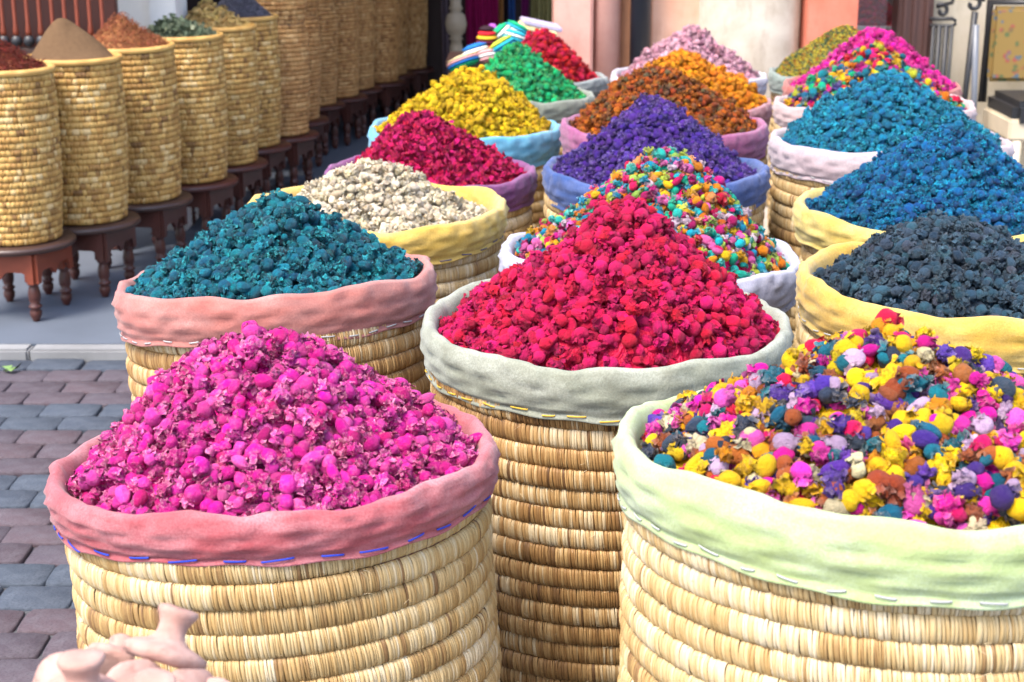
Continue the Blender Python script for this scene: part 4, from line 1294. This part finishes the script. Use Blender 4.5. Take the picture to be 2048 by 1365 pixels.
hanging('hanging_cloth', 'magenta cloth hanging behind the turned post', 'cloth', 932, 1000, 10.1, (.20, .006, .065), seed=1)
hanging('hanging_cloth', 'ochre brown scarf hanging beside the magenta cloth', 'cloth', 996, 1006, 10.0, (.20, .09, .03), waves=1, seed=2)
hanging('hanging_cloth', 'near black cloth hanging beside the blue scarf', 'cloth', 1005, 1022, 10.15, (.03, .02, .03), waves=2, seed=3)
hanging('hanging_cloth', 'deep blue scarf hanging in the shop', 'cloth', 1018, 1032, 10.0, (.02, .06, .20), waves=2, seed=4)
hanging('hanging_cloth', 'dark purple scarf hanging beside the olive cloth', 'cloth', 1042, 1056, 10.0, (.12, .01, .09), waves=2, seed=5)
hanging('hanging_cloth', 'olive green cloth hanging beside the pink pillar', 'cloth', 1060, 1130, 10.05, (.14, .13, .055), waves=4, seed=6)
hanging('hanging_cloth', 'grey lavender cloth hanging beyond the wicker row', 'cloth', 884, 898, 10.2, (.13, .10, .12), waves=2, seed=7)

# knitted caps and rolled bands heaped on a table behind the green flowers
M_tbl = M_wood_dark
TY = 7.15
tz = .76
tb = tag(empty('display_table', (xs(985, TY), TY, PZ * 0)), 'dark wooden table under the colourful knitted caps', 'table')
add('table_top', box_mesh('table_top', .40, .36, .03, M_tbl, .006), tb, (0, 0, tz - .015))
for sx in (-.17, .17):
    for sy in (-.15, .15): add('leg', box_mesh('leg', .04, .04, tz - .032, M_tbl, .004), tb, (sx, sy, (tz - .032) / 2))


def cap(label, px, py, Y, w, h, cols, rot, hat=False):
    c = at(px, py, Y)
    r2 = w / 2
    h *= 1.55
    w *= 1.08
    root = tag(empty('knitted_cap', c, (rot[0] - .42, rot[1], rot[2])), label, 'cap', 'colourful knitted caps')
    n = len(cols)
    for i, col in enumerate(cols):
        m = bpy.data.materials.get('knit_%d_%d_%d' % tuple(int(x * 99) for x in col)) or simple_mat('knit_%d_%d_%d' % tuple(int(x * 99) for x in col), col, .9, .2, 60, .1, .6)
        za, zb_ = -h / 2 + h * i / n, -h / 2 + h * (i + 1) / n
        f = lambda z: r2 * (1 - .35 * abs(2 * z / h) ** 3) if not hat else r2 * (1 - .5 * ((z + h / 2) / h) ** 2)
        pr = [(max(.003, f(za) - .008), za + .0006), (f(za), za + h / n * .25), (f((za + zb_) / 2) + .003, (za + zb_) / 2), (f(zb_), zb_ - h / n * .25), (max(.003, f(zb_) - .008), zb_ - .0006)]
        add('band', lathe('band', pr, m, 28), root)
    return root


W_, CY_, BL_, GR_, RD_, YE_, PU_, CR_, PK_ = (.62, .62, .58), (.03, .34, .44), (.02, .14, .42), (.02, .38, .16), (.50, .02, .03), (.62, .36, .03), (.30, .08, .36), (.66, .56, .30), (.60, .30, .30)
cap('cream and blue striped knitted cap lying tilted on the table', 951, 102, 7.05, .115, .04, [CR_, W_, BL_], (0.3, -.3, 0))
cap('blue, pink and green striped knitted cap at the bottom of the caps', 928, 124, 6.98, .15, .035, [GR_, BL_, PK_, CR_], (.2, -.35, 0))
cap('teal and white striped knitted cap beside the red one', 1002, 68, 7.2, .10, .045, [CY_, W_, GR_], (.4, -.75, 0))
cap('green and cyan striped knitted cap on top of the caps', 1032, 60, 7.25, .11, .04, [CY_, W_, CY_, GR_], (.3, .45, 0))
cap('cyan and white banded knitted cap below the green one', 1030, 76, 7.1, .11, .04, [BL_, CY_, W_, CY_], (.3, .3, 0))
cap('blue and lime striped knitted cap beside the green flowers', 1004, 92, 7.0, .12, .038, [BL_, CY_, (.40, .50, .05)], (.3, -.55, 0))
cap('red knitted cap with yellow ring and dark centre', 974, 79, 7.12, .105, .075, [RD_, RD_, (.08, .01, .02), YE_, RD_, (.03, .015, .02)], (.45, 0, 0), True)
cap('purple knitted cap behind the red and yellow one', 985, 65, 7.28, .075, .05, [PU_, PU_], (.2, 0, 0), True)
cap('pale pink knitted cap under the blue striped one', 975, 112, 6.98, .09, .035, [PK_, W_, PK_], (.2, -.2, 0))
for i, (px, py, col, nm) in enumerate(((1075, 57, CR_, 'cream'), (1082, 49, (.40, .36, .48), 'lavender'), (1070, 66, (.55, .48, .22), 'straw yellow'))):
    c = at(px, py, 7.35 + .02 * i)
    o = tag(add('folded_scarf', box_mesh('folded_scarf', .18, .13, .018, simple_mat('scarf_' + nm, col, .9, .2, 50, .1, .4), .007), None, c, (0.1, .22, .2 * i)), '%s folded scarf stacked beside the pink pillar' % nm, 'scarf', 'folded scarves')
tag(add('crate', box_mesh('crate', .16, .2, .86, M_tbl, .008), None, (at(1068, 70, 7.4).x, 7.48, .43)), 'dark wooden crate carrying the folded scarves', 'crate')

# ------------------------------------------------------------------ clay foot stones on a little table
t = NT('pale_pink_clay')
v = t.coord('Object')
f = t.noise(v, 30, 5, .6)
cc = t.mix(t.remap(f, .35, .65, 0, 1), (.36, .20, .16), (.44, .28, .235))
cc = t.mix(t.remap(t.noise(v, 90, 4), .54, .72, 0, .7), cc, (.28, .15, .12))
t.bump(t.math('ADD', t.noise(v, 220, 4), t.noise(t.coord('Object', (.2, .2, 3)), 90, 3)), .5, .0016)
M_clay = t.out(cc, .8, .25)
CLAY = [(.006, -.006), (.030, -.007), (.0365, -.004), (.0385, .001), (.0370, .005), (.030, .0085), (.0205, .0125), (.0150, .0170), (.0130, .0225), (.0130, .0275), (.0150, .0325), (.0176, .0365), (.0182, .0395), (.0165, .0425), (.010, .0440), (.003, .0442)]
clay_me = lathe('clay_stone', CLAY, M_clay, 36)
for v_ in clay_me.vertices:
    v_.co += v_.co.normalized() * (.0007 * math.sin(v_.co.x * 190 + v_.co.z * 90) + .0006 * math.sin(v_.co.y * 230 - v_.co.z * 130))
CD = 1.42
stones = [  # photo pixel of the stone's foot, depth, rotation, scale, label
    (328, 1312, CD, (math.radians(-30), math.radians(18), 0), 1.0, 'knobbed pink clay stone lying on top of the clay pile, tilted'),
    (172, 1416, CD - .12, (math.radians(-6), math.radians(-3), 0), 1.05, 'thick necked pink clay stone standing upright at the side of the clay pile'),
    (138, 1392, CD - .04, (math.radians(60), math.radians(-55), 0), 1.0, 'pink clay stone lying on its side behind the thick necked one'),
    (220, 1340, CD + .04, (math.radians(-70), math.radians(35), 0), .8, 'small pink clay stone behind the thick necked one'),
    (268, 1404, CD - .04, (math.radians(75), math.radians(20), .6), .95, 'pink clay stone lying under the tilted one, disc upward'),
    (372, 1412, CD - .02, (math.radians(80), math.radians(-25), .9), .9, 'pink clay stone resting its round knob against the basket side'),
    (428, 1438, CD - .01, (math.radians(70), math.radians(40), -.4), .95, 'pink clay stone at the outer end of the clay pile'),
    (320, 1432, CD - .06, (math.radians(20), 0, 0), 1.0, 'pink clay stone in the lower layer of the clay pile'),
    (180, 1450, CD - .08, (math.radians(10), math.radians(15), 0), 1.0, 'flat lying pink clay stone below the thick necked one'),
]
for (px, py, d, rot, s, lb) in stones:
    o = tag(add('clay_stone', clay_me, None, at_depth(px, py, d), rot, (s, s, s)), lb, 'clay stone', 'pink clay stones')
base = at_depth(270, 1530, CD - .10)
tt_ = tag(empty('side_table', (base.x, base.y, 0)), 'small round wooden table under the clay stones', 'table')
add('table_top', lathe('table_top', [(.12, base.z - .045), (.135, base.z - .04), (.135, base.z - .018), (.128, base.z - .014)], M_wood, 40), tt_)
add('pedestal', lathe('pedestal', [(.14, 0), (.14, .02), (.03, .06), (.025, base.z * .5), (.035, base.z - .046)], M_wood, 24), tt_)

# a green leaf dropped on the paving by the kerb
lf = at_z(22, 741, .004)
v, f = flap(np.random.default_rng(3), np.array([-.02, 0, 0.0]), np.array([0, 0, 1.0]), np.array([1.0, 0, 0]), .022, .045, .25)
tag(add('fallen_leaf', mesh('fallen_leaf', np.array(v) * np.array([1, 1, .25]) + np.array([0, 0, .003]), f, simple_mat('green_leaf', (.16, .26, .08), .6, .2, 60)), None, lf), 'small green leaf fallen on the paving beside the kerb', 'leaf')
